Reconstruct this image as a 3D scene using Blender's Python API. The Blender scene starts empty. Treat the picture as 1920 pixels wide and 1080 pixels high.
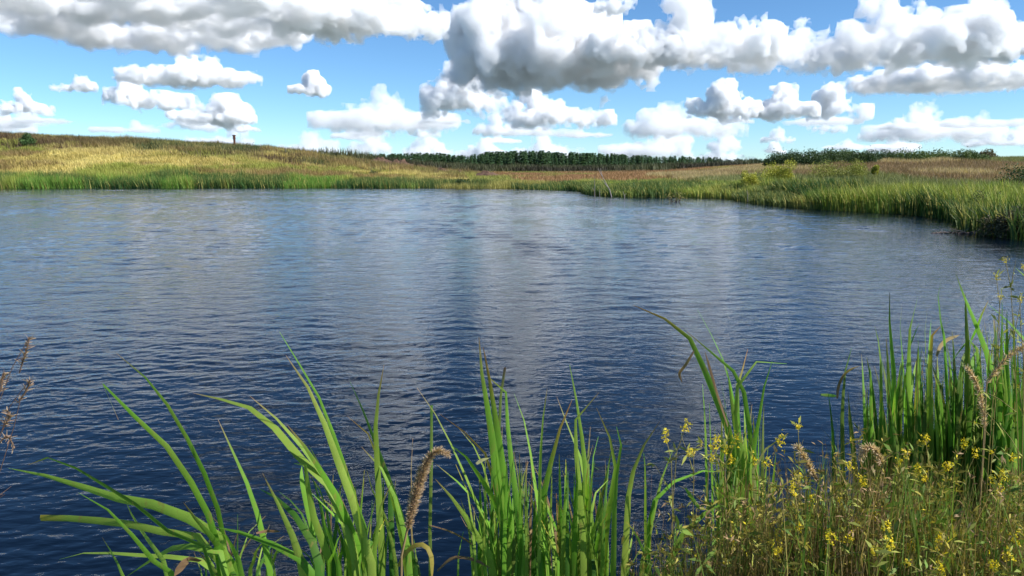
import bpy, math, random
import numpy as np
from mathutils import Vector, Matrix

# ---------------------------------------------------------------- camera, sky, sun, exposure
R = math.radians
scene = bpy.context.scene
COL = scene.collection
FPX, HOR, CAMZ = 1371.0, 310.0, 2.6            # focal length in photo pixels, horizon row, eye height over the water
PITCH = math.atan((540.0 - HOR) / FPX)
cam_d = bpy.data.cameras.new('camera'); cam = bpy.data.objects.new('camera', cam_d); COL.objects.link(cam)
cam_d.sensor_width = 36.0; cam_d.lens = 36.0 * FPX / 1920.0
cam_d.clip_start = 0.05; cam_d.clip_end = 200000.0
cam.location = (0, 0, CAMZ); cam.rotation_euler = (math.pi / 2 - PITCH, 0, 0)
scene.camera = cam

SUN_AZ, SUN_EL = R(108), R(42)                  # azimuth clockwise from the view direction (+Y), elevation
world = bpy.data.worlds.new('World'); scene.world = world; world.use_nodes = True
wn = world.node_tree; bg = wn.nodes['Background']
sky = wn.nodes.new('ShaderNodeTexSky'); sky.sky_type = 'NISHITA'; sky.sun_disc = False
sky.sun_elevation = SUN_EL; sky.sun_rotation = SUN_AZ; sky.altitude = 1800
sky.air_density = 0.9; sky.dust_density = 0.5; sky.ozone_density = 4.0
hs = wn.nodes.new('ShaderNodeHueSaturation'); hs.inputs['Saturation'].default_value = 1.03
wb = wn.nodes.new('ShaderNodeMixRGB'); wb.blend_type = 'MULTIPLY'; wb.inputs[0].default_value = 1.0; wb.inputs[2].default_value = (0.80, 0.985, 1.06, 1)
wn.links.new(sky.outputs[0], wb.inputs[1]); wn.links.new(wb.outputs[0], hs.inputs['Color']); wn.links.new(hs.outputs[0], bg.inputs[0]); bg.inputs[1].default_value = 0.1
sun_d = bpy.data.lights.new('sun', 'SUN'); sun = bpy.data.objects.new('sun', sun_d); COL.objects.link(sun)
sun_d.energy = 5.0; sun_d.angle = R(0.53); sun_d.color = (1.0, 0.972, 0.94)
sdir = Vector((math.sin(SUN_AZ) * math.cos(SUN_EL), math.cos(SUN_AZ) * math.cos(SUN_EL), math.sin(SUN_EL)))
sun.rotation_euler = sdir.to_track_quat('Z', 'Y').to_euler()
vs = scene.view_settings
vs.view_transform = 'Standard'; vs.look = 'None'; vs.exposure = 0.63; vs.gamma = 1.0
cy = scene.cycles
cy.max_bounces = 24; cy.diffuse_bounces = 5; cy.glossy_bounces = 3; cy.transmission_bounces = 12
cy.volume_bounces = 16; cy.transparent_max_bounces = 16
cy.use_denoising = True; cy.denoiser = 'OPENIMAGEDENOISE'
cy.use_adaptive_sampling = False

random.seed(7); rng = np.random.default_rng(7)

def px_dir(x, y):
    u, v = (x - 960) / FPX, (540 - y) / FPX
    return Vector((u, math.cos(PITCH) + v * math.sin(PITCH), -math.sin(PITCH) + v * math.cos(PITCH)))
def at(x, y, Y):
    """the point seen at photo pixel x, y at Y metres in front of the camera"""
    d = px_dir(x, y); return Vector((0, 0, CAMZ)) + d * (Y / d.y)
def tag(o, label=None, cat=None, group=None, kind=None):
    if label: o['label'] = label
    if cat: o['category'] = cat
    if group: o['group'] = group
    if kind: o['kind'] = kind
    return o
def mesh_obj(name, me, parent=None, mat=None):
    o = bpy.data.objects.new(name, me); COL.objects.link(o)
    if mat and not me.materials: me.materials.append(mat)
    if parent: o.parent = parent
    return o
def empty(name, loc):
    o = bpy.data.objects.new(name, None); COL.objects.link(o); o.location = loc; return o
def fast_mesh(name, verts, faces, n=None, smooth=True):
    """mesh from numpy: faces an (m,k) int array"""
    me = bpy.data.meshes.new(name); verts = np.asarray(verts, np.float32); faces = np.asarray(faces, np.int32)
    k = faces.shape[1]
    me.vertices.add(len(verts)); me.vertices.foreach_set('co', verts.ravel())
    me.loops.add(faces.size); me.loops.foreach_set('vertex_index', faces.ravel())
    me.polygons.add(len(faces)); me.polygons.foreach_set('loop_start', np.arange(0, faces.size, k, dtype=np.int32))
    me.polygons.foreach_set('loop_total', np.full(len(faces), k, np.int32))
    if smooth: me.polygons.foreach_set('use_smooth', np.ones(len(faces), bool))
    me.update(calc_edges=True); return me
def set_col(me, cols, name='Col'):
    a = me.attributes.new(name, 'FLOAT_COLOR', 'POINT'); c = np.ones((len(cols), 4), np.float32); c[:, :3] = cols
    a.data.foreach_set('color', c.ravel())

# ---------------------------------------------------------------- value noise
_lat = {}
def vnoise2(x, y, s, seed=0):
    L = _lat.setdefault(seed, np.random.default_rng(seed + 99).random((257, 257)))
    x = np.asarray(x) / s; y = np.asarray(y) / s
    xi = np.floor(x).astype(int); yi = np.floor(y).astype(int); fx = x - xi; fy = y - yi
    fx = fx * fx * (3 - 2 * fx); fy = fy * fy * (3 - 2 * fy); xi &= 255; yi &= 255
    return (L[xi, yi] * (1 - fx) * (1 - fy) + L[xi + 1, yi] * fx * (1 - fy) + L[xi, yi + 1] * (1 - fx) * fy + L[xi + 1, yi + 1] * fx * fy)
def fbm2(x, y, s, seed=0, o=4):
    v = 0; a = 0.5; t = 0
    for i in range(o):
        v = v + a * vnoise2(x, y, s / 2 ** i, seed + i); t += a; a *= 0.5
    return v / t
def sstep(a, b, x):
    t = np.clip((np.asarray(x, float) - a) / (b - a), 0, 1); return t * t * (3 - 2 * t)

# ---------------------------------------------------------------- clouds: closed billowing meshes filled with scattering vapour
def surface_nets(F, org, h):
    """closed surface of F<0 on a regular grid (naive surface nets)"""
    nx, ny, nz = F.shape; S = F < 0
    cs = [(i, j, k) for i in (0, 1) for j in (0, 1) for k in (0, 1)]
    sub = lambda A, c: A[c[0]:nx - 1 + c[0], c[1]:ny - 1 + c[1], c[2]:nz - 1 + c[2]]
    cnt = sum(sub(S, c).astype(np.int8) for c in cs)
    act = (cnt > 0) & (cnt < 8); idx = np.full(act.shape, -1, np.int32)
    I = np.argwhere(act); idx[act] = np.arange(len(I))
    pos = np.zeros((len(I), 3)); num = np.zeros(len(I))
    val = {c: F[I[:, 0] + c[0], I[:, 1] + c[1], I[:, 2] + c[2]] for c in cs}
    for a in cs:
        for ax in range(3):
            if a[ax] == 0:
                b = list(a); b[ax] = 1; b = tuple(b); va, vb = val[a], val[b]
                m = (va < 0) != (vb < 0); t = np.where(m, va / np.where(m, va - vb, 1), 0)
                p = np.array(a, float)[None] + t[:, None] * (np.array(b, float) - np.array(a, float))[None]
                pos[m] += p[m]; num[m] += 1
    V = org + h * (I + pos / num[:, None])
    Q = []
    for ax in range(3):
        o1, o2 = (ax + 1) % 3, (ax + 2) % 3
        sl = [slice(1, -1)] * 3; sl[ax] = slice(0, -1); sl2 = list(sl); sl2[ax] = slice(1, None)
        A, B = S[tuple(sl)], S[tuple(sl2)]
        E = np.argwhere(A != B); off = np.array([1, 1, 1]); off[ax] = 0; E = E + off
        flip = S[E[:, 0], E[:, 1], E[:, 2]]
        d1 = np.zeros(3, int); d1[o1] = 1; d2 = np.zeros(3, int); d2[o2] = 1
        g = lambda P: idx[P[:, 0], P[:, 1], P[:, 2]]
        q = np.stack([g(E - d1 - d2), g(E - d2), g(E), g(E - d1)], 1)
        q[~flip] = q[~flip][:, ::-1]; Q.append(q)
    return V, np.concatenate(Q)

def fbm3(shape, h, sizes, r, gain=0.62):
    """3-D value noise on a grid of step h, octaves of the given sizes in metres"""
    out = np.zeros(shape, np.float32); amp = 0.5
    for sz in sizes:
        if sz < 1.6 * h: break
        c = [max(1, int(math.ceil(n * h / sz))) for n in shape]
        lat = r.random([k + 3 for k in c]).astype(np.float32)
        def lerp(A, axis):                                      # quadratic B-spline: no boxy plateaus
            t = np.arange(shape[axis]) * (h / sz); i = np.minimum((t + .5).astype(int), c[axis]); d = (t - i).astype(np.float32); sh = [1, 1, 1]; sh[axis] = -1; d = d.reshape(sh)
            return np.take(A, i, axis) * (.5 * (.5 - d) ** 2) + np.take(A, i + 1, axis) * (.75 - d * d) + np.take(A, i + 2, axis) * (.5 * (.5 + d) ** 2)
        out += 3.2 * amp * (lerp(lerp(lerp(lat, 0), 1), 2) - 0.5); amp *= gain
    return out
def biggest(V, Q):
    """only the largest connected piece"""
    lab = np.arange(len(V)); u = np.concatenate([Q[:, 0], Q[:, 1], Q[:, 2]]); v = np.concatenate([Q[:, 1], Q[:, 2], Q[:, 3]])
    while True:
        a, b = lab[u], lab[v]; m = a != b
        if not m.any(): break
        u, v, a, b = u[m], v[m], a[m], b[m]; lab[np.maximum(a, b)] = np.minimum(a, b)
        while True:
            n2 = lab[lab]
            if (n2 == lab).all(): break
            lab = n2
    ids, cnt = np.unique(lab, return_counts=True); keep = lab == ids[cnt.argmax()]
    mp = np.cumsum(keep) - 1; return V[keep], mp[Q[keep[Q[:, 0]]]]

def cloud_mesh(W, D, H, seed, res, lumps=14, flat=0.5, skew=0.0):
    """W wide, D deep, H high heap of vapour with a flat base at z=0; skew leans the crown sideways"""
    r = np.random.default_rng(seed)
    p0 = 0.4 * H; h = max(W / res, ((W + 2 * p0) * (D + 2 * p0) * (1.2 * H + 2 * p0) / 1.55e6) ** (1 / 3.))
    pad = p0 + 3 * h
    org = np.array([-W / 2 - pad, -D / 2 - pad, -0.12 * H - pad]); n = [int((W + 2 * pad) / h) + 2, int((D + 2 * pad) / h) + 2, int((H * 1.2 + 2 * pad) / h) + 2]
    ax = [(org[i] + h * np.arange(n[i])).astype(np.float32) for i in range(3)]
    F = np.full(n, 1e9, np.float32)
    S = []
    for i in range(lumps):
        u = r.uniform(-1, 1); v = r.uniform(-1, 1) * math.sqrt(max(0.05, 1 - u * u))
        env = max(0.12, (1 - (abs(u - skew) / (1 + abs(skew))) ** 2 * 0.9) * (1 - 0.5 * v * v)) * r.uniform(0.2, 0.95)
        if i == 0: u, v, env = skew, 0.0, 1.0
        top = H * env; rad = min(max(0.36 * top, 0.13 * H), 0.3 * W, 0.42 * D) * r.uniform(0.85, 1.15)
        x = u * (W / 2 - rad * 0.8); y = v * max(D / 2 - rad * 0.8, 0.05 * D)
        S.append((x, y, top - rad, rad)); z = top - rad
        while z > rad * 0.4:                                   # the column under the crown
            z -= rad * 0.9; S.append((x + r.normal(0, .25) * rad, y + r.normal(0, .25) * rad, max(z, 0.1 * rad), rad * r.uniform(0.9, 1.2)))
    wideness = min(max(W / H / 5, 1), 1.9)
    for i in range(int(np.clip(W * D * .6 / (.22 * wideness * H) ** 2, 12, 170))):  # the low shelf that ties the heaps together
        u = r.uniform(-.95, .95) if i > 8 else -.88 + .22 * i; v = r.uniform(-1, 1) * math.sqrt(1 - u * u) * (1 if i > 8 else .1)
        rd = H * .2 * wideness * (1 - .3 * u * u) * r.uniform(.75, 1.25); S.append((u * (W / 2 - rd), v * max(D / 2 - rd, 0), .12 * H, rd))
    for lev, (k, q) in enumerate(((9, 0.42), (6, 0.42))):
        base = (S if lev == 0 else S[-new:])[:900]
        add = []
        for (x, y, z, rad) in base:
            if rad * q < (1.3 if lev == 0 else 2.0) * h: continue
            for j in range(k):
                d = r.normal(0, 1, 3); d[2] = abs(d[2]) * 0.9 + 0.05 if r.random() < .8 else d[2]; d /= np.linalg.norm(d)
                rr = rad * q * r.uniform(0.6, 1.25); add.append((x + d[0] * rad * .92, y + d[1] * rad * .92, z + d[2] * rad * .92, rr))
        S = S + add; new = max(len(add), 1)
    for (x, y, z, rad) in S:
        i0 = [max(0, int(((c - rad * 1.5) - org[i]) / h)) for i, c in enumerate((x, y, z))]
        i1 = [min(n[i], int(((c + rad * 1.5) - org[i]) / h) + 2) for i, c in enumerate((x, y, z))]
        if any(a >= b for a, b in zip(i0, i1)): continue
        X, Y, Z = np.ix_(*[ax[i][i0[i]:i1[i]] for i in range(3)])
        d = np.sqrt((X - x) ** 2 + (Y - y) ** 2 + (Z - z) ** 2) - rad
        s = F[i0[0]:i1[0], i0[1]:i1[1], i0[2]:i1[2]]; np.minimum(s, d, out=s)
    F = np.minimum(F, 4 * H)
    N = fbm3(n, h, [H * .8, H * .4, H * .2], r, 0.74)
    F += N * 0.34 * H
    X, Y, Z = np.ix_(*ax); F += (.9 * H * np.maximum((X / (W / 2 + .12 * H)) ** 2 + (Y / (D / 2 + .12 * H)) ** 2 - 1, 0)).astype(np.float32)
    base = flat * 0.22 * H * (fbm3((n[0], n[1], 1), h, [H * .9, H * .4, H * .2, H * .1], r) * 3 - 0.2)
    F = np.maximum(F, (base - ax[2][None, None, :]))
    out = []
    fine = fbm3(n, h, [H * .16, H * .08, H * .045], r, 0.8)
    for lev, amp, st in ((0.06, 0.42, 2), (-0.02, 0.28, 1 if res > 125 else 2), (-0.13, 0.2, 2)):
        G = (F - lev * H + fine * (amp * H))[::st, ::st, ::st]
        G[0] = G[-1] = h; G[:, 0] = G[:, -1] = h; G[:, :, 0] = G[:, :, -1] = h
        if (G < 0).sum() < 30: out.append(None); continue
        out.append(fast_mesh('cloud', *biggest(*surface_nets(G, org, h * st))))
    return out

_vap = {}
def vapour(density, alb=1.0):
    key = float('%.2g' % density)
    if key not in _vap:
        m = bpy.data.materials.new('cloud_vapour'); m.use_nodes = True; t = m.node_tree
        for nd in list(t.nodes):
            if nd.type == 'BSDF_PRINCIPLED': t.nodes.remove(nd)
        v = t.nodes.new('ShaderNodeVolumeScatter'); v.inputs['Color'].default_value = (0.965, 0.98, 1.0, 1)  # blue tint stands in for blue air light over the shaded cloud parts
        v.inputs['Density'].default_value = key; v.inputs['Anisotropy'].default_value = 0.1
        t.links.new(v.outputs[0], t.nodes['Material Output'].inputs['Volume'])
        try: m.cycles.homogeneous_volume = True
        except Exception: pass
        _vap[key] = m
    return _vap[key]

M_CORE = bpy.data.materials.new('cloud_core'); M_CORE.use_nodes = True; _n = M_CORE.node_tree.nodes; _l = M_CORE.node_tree.links
for _x in list(_n):
    if _x.type == 'BSDF_PRINCIPLED': _n.remove(_x)
_d = _n.new('ShaderNodeBsdfDiffuse'); _d.inputs[0].default_value = (.95, .97, 1.0, 1); _tr = _n.new('ShaderNodeBsdfTranslucent'); _tr.inputs[0].default_value = (.95, .97, 1.0, 1)  # core colour also carries the blue of air light as a tint
_mx = _n.new('ShaderNodeMixShader'); _mx.inputs[0].default_value = 0.68; _l.new(_d.outputs[0], _mx.inputs[1]); _l.new(_tr.outputs[0], _mx.inputs[2]); _l.new(_mx.outputs[0], _n['Material Output'].inputs['Surface'])
CBASE = 800.0
def cloud(x0, x1, yt, yb, label, seed, lumps=12, depth=0.55, skew=0.0, tau=26, res=110, flat=0.5, group=None, core=True):
    el = math.atan((HOR - yb) / FPX * math.cos(PITCH) + 0.0)
    Yf = min(CBASE / math.tan(max(el, 0.004)), 26000.0)
    W = (x1 - x0) / FPX * Yf; D = min(depth * W, 0.45 * Yf); Yc = Yf - D / 2
    W *= Yc / Yf
    b = at((x0 + x1) / 2, yb, Yf); c = at((x0 + x1) / 2, yb, Yc); top = at((x0 + x1) / 2, yt, Yc)
    zb = b.z; H = max(top.z - zb, 0.1 * W)
    shells = cloud_mesh(W, D, H, seed, res, lumps, flat, skew); o = empty('cloud', (c.x, Yc, zb)); o.rotation_euler.z = -math.atan2(c.x, Yc)
    for nm, me, k in zip(('veil', 'body', 'core'), shells, (0.2, 0.34 if core else 0.26, 0.36)):
        if me is not None and (core or nm != 'core'): me.materials.append(vapour(k * tau / max(H, 0.3 * W)) if k else M_CORE); mesh_obj(nm, me, o)
    tag(o, label, 'cloud', group or 'cumulus clouds'); return o
# ---------------------------------------------------------------- materials
def new_mat(name):
    m = bpy.data.materials.new(name); m.use_nodes = True
    return m, m.node_tree, m.node_tree.nodes, m.node_tree.links
def leafy_mat(name, trans=0.35, rough=0.5, spec=0.3, vary=0.25, veins=False, scale=3.0):
    """plant matter: own colour in 'Col', a little procedural mottling, light passing through"""
    m, t, n, l = new_mat(name); b = n['Principled BSDF']; out = n['Material Output']
    a = n.new('ShaderNodeAttribute'); a.attribute_name = 'Col'
    tc = n.new('ShaderNodeTexCoord'); nz = n.new('ShaderNodeTexNoise'); nz.inputs['Scale'].default_value = scale; nz.inputs['Detail'].default_value = 3
    l.new(tc.outputs['Object'], nz.inputs['Vector'])
    mr = n.new('ShaderNodeMapRange'); mr.inputs[3].default_value = 1 - vary; mr.inputs[4].default_value = 1 + vary; l.new(nz.outputs[0], mr.inputs[0])
    mx = n.new('ShaderNodeMixRGB'); mx.blend_type = 'MULTIPLY'; mx.inputs[0].default_value = 1
    l.new(a.outputs['Color'], mx.inputs[1]); l.new(mr.outputs[0], mx.inputs[2]); col = mx.outputs[0]
    if veins:
        av = n.new('ShaderNodeAttribute'); av.attribute_name = 'across'
        wv = n.new('ShaderNodeMath'); wv.operation = 'MULTIPLY'; wv.inputs[1].default_value = 34.0; l.new(av.outputs['Fac'], wv.inputs[0])
        sn = n.new('ShaderNodeMath'); sn.operation = 'SINE'; l.new(wv.outputs[0], sn.inputs[0])
        m2 = n.new('ShaderNodeMapRange'); m2.inputs[1].default_value = -1; m2.inputs[3].default_value = 0.82; m2.inputs[4].default_value = 1.12; l.new(sn.outputs[0], m2.inputs[0])
        mx2 = n.new('ShaderNodeMixRGB'); mx2.blend_type = 'MULTIPLY'; mx2.inputs[0].default_value = 1
        l.new(col, mx2.inputs[1]); l.new(m2.outputs[0], mx2.inputs[2]); col = mx2.outputs[0]
        bp = n.new('ShaderNodeBump'); bp.inputs['Strength'].default_value = 0.25; bp.inputs['Distance'].default_value = 0.001; l.new(sn.outputs[0], bp.inputs['Height']); l.new(bp.outputs[0], b.inputs['Normal'])
    if veins:                                                    # age spots and dry streaks
        mp = n.new('ShaderNodeMapping'); mp.inputs['Scale'].default_value = (70, 70, 14); l.new(tc.outputs['Object'], mp.inputs[0])
        n3 = n.new('ShaderNodeTexNoise'); n3.inputs['Scale'].default_value = 1.0; n3.inputs['Detail'].default_value = 4; l.new(mp.outputs[0], n3.inputs['Vector'])
        m3 = n.new('ShaderNodeMapRange'); m3.inputs[1].default_value = 0.60; m3.inputs[2].default_value = 0.72; m3.inputs[4].default_value = 0.6; l.new(n3.outputs[0], m3.inputs[0])
        x3 = n.new('ShaderNodeMixRGB'); x3.inputs[2].default_value = (.32, .24, .07, 1); l.new(m3.outputs[0], x3.inputs[0]); l.new(col, x3.inputs[1]); col = x3.outputs[0]
    l.new(col, b.inputs['Base Color']); b.inputs['Roughness'].default_value = rough; b.inputs['Specular IOR Level'].default_value = spec
    if trans > 0:
        tr = n.new('ShaderNodeBsdfTranslucent'); g = n.new('ShaderNodeMixRGB'); g.blend_type = 'MULTIPLY'; g.inputs[0].default_value = 1; g.inputs[2].default_value = (1.25, 1.3, 0.7, 1)
        l.new(col, g.inputs[1]); l.new(g.outputs[0], tr.inputs['Color'])
        ms = n.new('ShaderNodeMixShader'); ms.inputs[0].default_value = trans
        l.new(b.outputs[0], ms.inputs[1]); l.new(tr.outputs[0], ms.inputs[2]); l.new(ms.outputs[0], out.inputs['Surface'])
    return m
def plain_mat(name, c1, c2, scale=8, rough=0.8, bump=0.3):
    m, t, n, l = new_mat(name); b = n['Principled BSDF']; tc = n.new('ShaderNodeTexCoord')
    nz = n.new('ShaderNodeTexNoise'); nz.inputs['Scale'].default_value = scale; nz.inputs['Detail'].default_value = 6; l.new(tc.outputs['Object'], nz.inputs['Vector'])
    cr = n.new('ShaderNodeValToRGB'); cr.color_ramp.elements[0].color = (*c1, 1); cr.color_ramp.elements[1].color = (*c2, 1)
    cr.color_ramp.elements[0].position = 0.3; cr.color_ramp.elements[1].position = 0.7
    l.new(nz.outputs[0], cr.inputs[0]); l.new(cr.outputs[0], b.inputs['Base Color']); b.inputs['Roughness'].default_value = rough; b.inputs['Specular IOR Level'].default_value = 0.2
    bp = n.new('ShaderNodeBump'); bp.inputs['Strength'].default_value = bump; bp.inputs['Distance'].default_value = 0.05; l.new(nz.outputs[0], bp.inputs['Height']); l.new(bp.outputs[0], b.inputs['Normal'])
    return m
M_GRASS = leafy_mat('grass_blades', 0.3, 0.6, 0.2, 0.2, scale=2.0)
M_LEAF = leafy_mat('cattail_leaf', 0.42, 0.5, 0.2, 0.3, veins=True, scale=9.0)
M_CROWN = leafy_mat('foliage', 0.22, 0.6, 0.2, 0.25, scale=1.5)
M_BARK = plain_mat('bark', (.05, .035, .025), (.14, .10, .075), 6)
M_TWIG = plain_mat('dead_wood', (.16, .13, .11), (.32, .28, .25), 20)
M_SOIL = plain_mat('soil', (.055, .032, .022), (.15, .09, .06), 1.6, 0.95, 0.8)

# ---------------------------------------------------------------- the lie of the land
def wp(x, y):                                   # photo pixel on the water plane -> X, Y
    d = px_dir(x, y); k = -CAMZ / d.z; return (d.x * k, d.y * k)
FAR = [wp(x, y) for x, y in [(0, 353.5), (200, 352.5), (400, 352), (620, 352), (830, 352.5), (980, 354), (1090, 357), (1120, 365), (1180, 370), (1290, 370), (1380, 373), (1430, 381), (1480, 386), (1540, 392), (1620, 397), (1700, 401), (1780, 409), (1832, 420), (1850, 438), (1920, 448)]]
LAKE = np.array([(-150, 60), (-110, 84)] + FAR + [(23, 22), (21, 15), (15, 8.5), (8, 5.2), (4.5, 3.9), (2.6, 3.0), (1.4, 2.5), (0.6, 2.05), (-1, 1.9), (-3, 2.0), (-8, 2.6), (-20, 5), (-60, 14), (-130, 30)])
def lake_dist_exact(X, Y):
    """signed distance to the shore, positive on land"""
    X = np.asarray(X, float); Y = np.asarray(Y, float); d = np.full(X.shape, 1e9); ins = np.zeros(X.shape, bool)
    n = len(LAKE)
    for i in range(n):
        a, b = LAKE[i], LAKE[(i + 1) % n]; e = b - a
        t = np.clip(((X - a[0]) * e[0] + (Y - a[1]) * e[1]) / (e @ e), 0, 1)
        d = np.minimum(d, np.hypot(X - a[0] - t * e[0], Y - a[1] - t * e[1]))
        c = (a[1] > Y) != (b[1] > Y)
        with np.errstate(divide='ignore', invalid='ignore'):
            xi = a[0] + (Y - a[1]) / (e[1] if e[1] else 1e-9) * e[0]
        ins ^= c & (X < xi)
    return np.where(ins, -d, d)
def ground_z_exact(X, Y):
    X = np.asarray(X, float); Y = np.asarray(Y, float); s = lake_dist_exact(X, Y)
    lobes = (fbm2(X, Y, 16, 3) - 0.5)
    z = np.where(s < 0, np.maximum(-1.8, 0.28 * s), 0.05 + 0.30 * sstep(0, 2.5, s) + 0.42 * sstep(2, 26, s))
    land = sstep(0, 6, s)
    z = z + land * lobes * 0.5
    # left hill
    zc = np.interp(X, [-400, -180, -94, -75, -62, -51, -45, -39.5, -30.5, -25, -16, -8], [8, 9.5, 8.3, 6.7, 6.0, 5.5, 5.2, 4.2, 2.7, 1.7, 0.6, 0.0])
    prof = sstep(84, 132, Y) * 0.75 + 0.25 * sstep(84, 100, Y); prof = prof * (1 - 0.75 * sstep(150, 330, Y))
    z = z + zc * 0.86 * prof * land * (1 + 0.16 * (fbm2(X, Y, 22, 11) - .5))
    # right bank
    zr = np.interp(X - 0.15 * (Y - 90), [14, 24, 34, 45, 60, 80, 150], [0, 0.5, 1.7, 2.3, 2.6, 3.2, 3.5])
    pr = np.interp(Y, [22, 40, 60, 92, 130, 300], [0.05, 0.15, 0.38, 1.05, 1.05, 0.2])
    z = z + zr * 0.8 * pr * sstep(0, 14, s)
    # the near bank the camera stands on
    near = sstep(9, 2.5, Y) * sstep(0.0, 1.6, s)
    z = np.where(near > 0, z * (1 - near) + near * (0.95 + 0.1 * lobes), z)
    far = sstep(300, 700, Y); z = z * (1 - far) + far * (1.0 + 0.5 * lobes)
    return z
_gx0, _gy0, _gs = -160.0, -12.0, 0.5
_TX, _TY = np.meshgrid(_gx0 + _gs * np.arange(560), _gy0 + _gs * np.arange(730), indexing='ij'); _TS = lake_dist_exact(_TX, _TY); _TZ = ground_z_exact(_TX, _TY)
def _look(T, X, Y):
    x = np.clip((X - _gx0) / _gs, 0, T.shape[0] - 1.001); y = np.clip((Y - _gy0) / _gs, 0, T.shape[1] - 1.001); i = x.astype(int); j = y.astype(int); f = x - i; g = y - j
    return T[i, j] * (1 - f) * (1 - g) + T[i + 1, j] * f * (1 - g) + T[i, j + 1] * (1 - f) * g + T[i + 1, j + 1] * f * g
def lake_dist(X, Y): return _look(_TS, X, Y) if np.size(X) > 5000 else lake_dist_exact(X, Y)
def ground_z(X, Y): return _look(_TZ, X, Y) if np.size(X) > 5000 else ground_z_exact(X, Y)
def coords(*seg):
    out = []
    for a, b, st in seg: out += list(np.arange(a, b, st))
    return np.array(out)
gx = np.concatenate([-np.geomspace(135, 60000, 30)[::-1], coords((-130, -12, 1.4), (-12, 12, .3), (12, 110, 1.4)), np.geomspace(112, 60000, 30)])
gy = np.concatenate([-np.geomspace(12, 3000, 14)[::-1], coords((-11, -2, 1), (-2, 9, .25), (9, 40, 1.2), (40, 160, 1.0), (160, 420, 5)), np.geomspace(425, 90000, 40)])
GX, GY = np.meshgrid(gx, gy, indexing='ij'); GZ = ground_z_exact(GX, GY)
V = np.stack([GX, GY, GZ], -1).reshape(-1, 3); ny_ = len(gy)
ii, jj = np.meshgrid(np.arange(len(gx) - 1), np.arange(ny_ - 1), indexing='ij'); q = (ii * ny_ + jj).ravel()
ground = mesh_obj('ground', fast_mesh('ground', V, np.stack([q, q + ny_, q + ny_ + 1, q + 1], 1)))
tag(ground, 'rough grassy ground around the pond rising to low hills', None, kind='structure')
m, t, n, l = new_mat('earth'); b = n['Principled BSDF']; tc = n.new('ShaderNodeTexCoord')
n1 = n.new('ShaderNodeTexNoise'); n1.inputs['Scale'].default_value = 0.09; n1.inputs['Detail'].default_value = 8; l.new(tc.outputs['Object'], n1.inputs['Vector'])
cr = n.new('ShaderNodeValToRGB'); cr.color_ramp.elements[0].position = .35; cr.color_ramp.elements[0].color = (.10, .075, .035, 1); cr.color_ramp.elements[1].position = .65; cr.color_ramp.elements[1].color = (.16, .15, .045, 1)
l.new(n1.outputs[0], cr.inputs[0]); sx = n.new('ShaderNodeVectorMath'); sx.operation = 'LENGTH'; l.new(tc.outputs['Object'], sx.inputs[0])
fr = n.new('ShaderNodeMapRange'); fr.inputs[1].default_value = 350; fr.inputs[2].default_value = 900; l.new(sx.outputs['Value'], fr.inputs[0])
mf = n.new('ShaderNodeMixRGB'); mf.inputs[2].default_value = (.16, .19, .18, 1); l.new(fr.outputs[0], mf.inputs[0]); l.new(cr.outputs[0], mf.inputs[1])   # far ground made paler and bluish to bounce light onto the cloud bases
l.new(mf.outputs[0], b.inputs['Base Color']); b.inputs['Roughness'].default_value = .95; b.inputs['Specular IOR Level'].default_value = 0.1
ground.data.materials.append(m)

# ---------------------------------------------------------------- water: a real rippled sheet, finer near the bank
def wave_rows():
    out = [1.6]
    while out[-1] < 98: out.append(out[-1] + min(0.15, max(0.009 if out[-1] > 3.4 else .03, 0.78 * out[-1] ** 2 / (CAMZ * 731.0))))
    return np.array(out)
wy = wave_rows(); wu = np.concatenate([np.linspace(-2.6, -0.8, 24)[:-1], np.linspace(-0.8, 0.8, 370), np.linspace(0.8, 2.6, 24)[1:]])
WY, WU = np.meshgrid(wy, wu, indexing='ij'); WX = WU * (WY + 1.0)
dy = np.gradient(wy)[:, None]; dx = np.maximum(np.gradient(wu)[None, :] * (wy[:, None] + 1), 0.002)
WZ = np.zeros_like(WX); wr = np.random.default_rng(5)
gust = 0.35 + 1.3 * sstep(.2, .8, fbm2(WX * 0.4, WY, 5.5, 31, 3))
for k in range(110):
    lam = 0.075 * (0.9 / 0.075) ** (wr.random() ** 1.1); th = R(-7) + R(25) * wr.normal() * (1.5 if lam < .22 else 1.0)
    kx, ky = 2 * math.pi / lam * math.sin(th), 2 * math.pi / lam * math.cos(th)
    slope = 0.0138 * (lam / 0.19) ** (0.3 if lam < 0.19 else -0.8)
    fade = sstep(3.2, 6.5, (2 * math.pi / abs(ky)) / dy) * sstep(3.0, 5.0, (2 * math.pi / max(abs(kx), 1e-3)) / dx)
    ph = kx * WX + ky * WY + wr.uniform(0, 6.28) + 1.6 * vnoise2(WX * .6, WY, 2.3, 60 + k % 7)
    WZ += slope / (2 * math.pi / lam) * fade * (np.sin(ph) + 0.22 * np.sin(2 * ph + 1.2)) * gust
open_ = sstep(7, 24, WY)                                          # longer waves in the open water away from the bank
for k in range(46):
    lam = 0.5 * (1.25 / 0.5) ** wr.random(); th = R(-5) + R(24) * wr.normal(); kx, ky = 2 * math.pi / lam * math.sin(th), 2 * math.pi / lam * math.cos(th)
    fade = sstep(3.0, 5.0, (2 * math.pi / abs(ky)) / dy) * sstep(2.4, 4.0, (2 * math.pi / max(abs(kx), 1e-3)) / dx)
    ph = kx * WX + ky * WY + wr.uniform(0, 6.28) + 1.8 * vnoise2(WX * .5, WY, 4.0, 70 + k % 7)
    WZ += 0.0085 / (2 * math.pi / lam) * fade * open_ * (np.sin(ph) + 0.2 * np.sin(2 * ph + 1.2)) * gust
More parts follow.
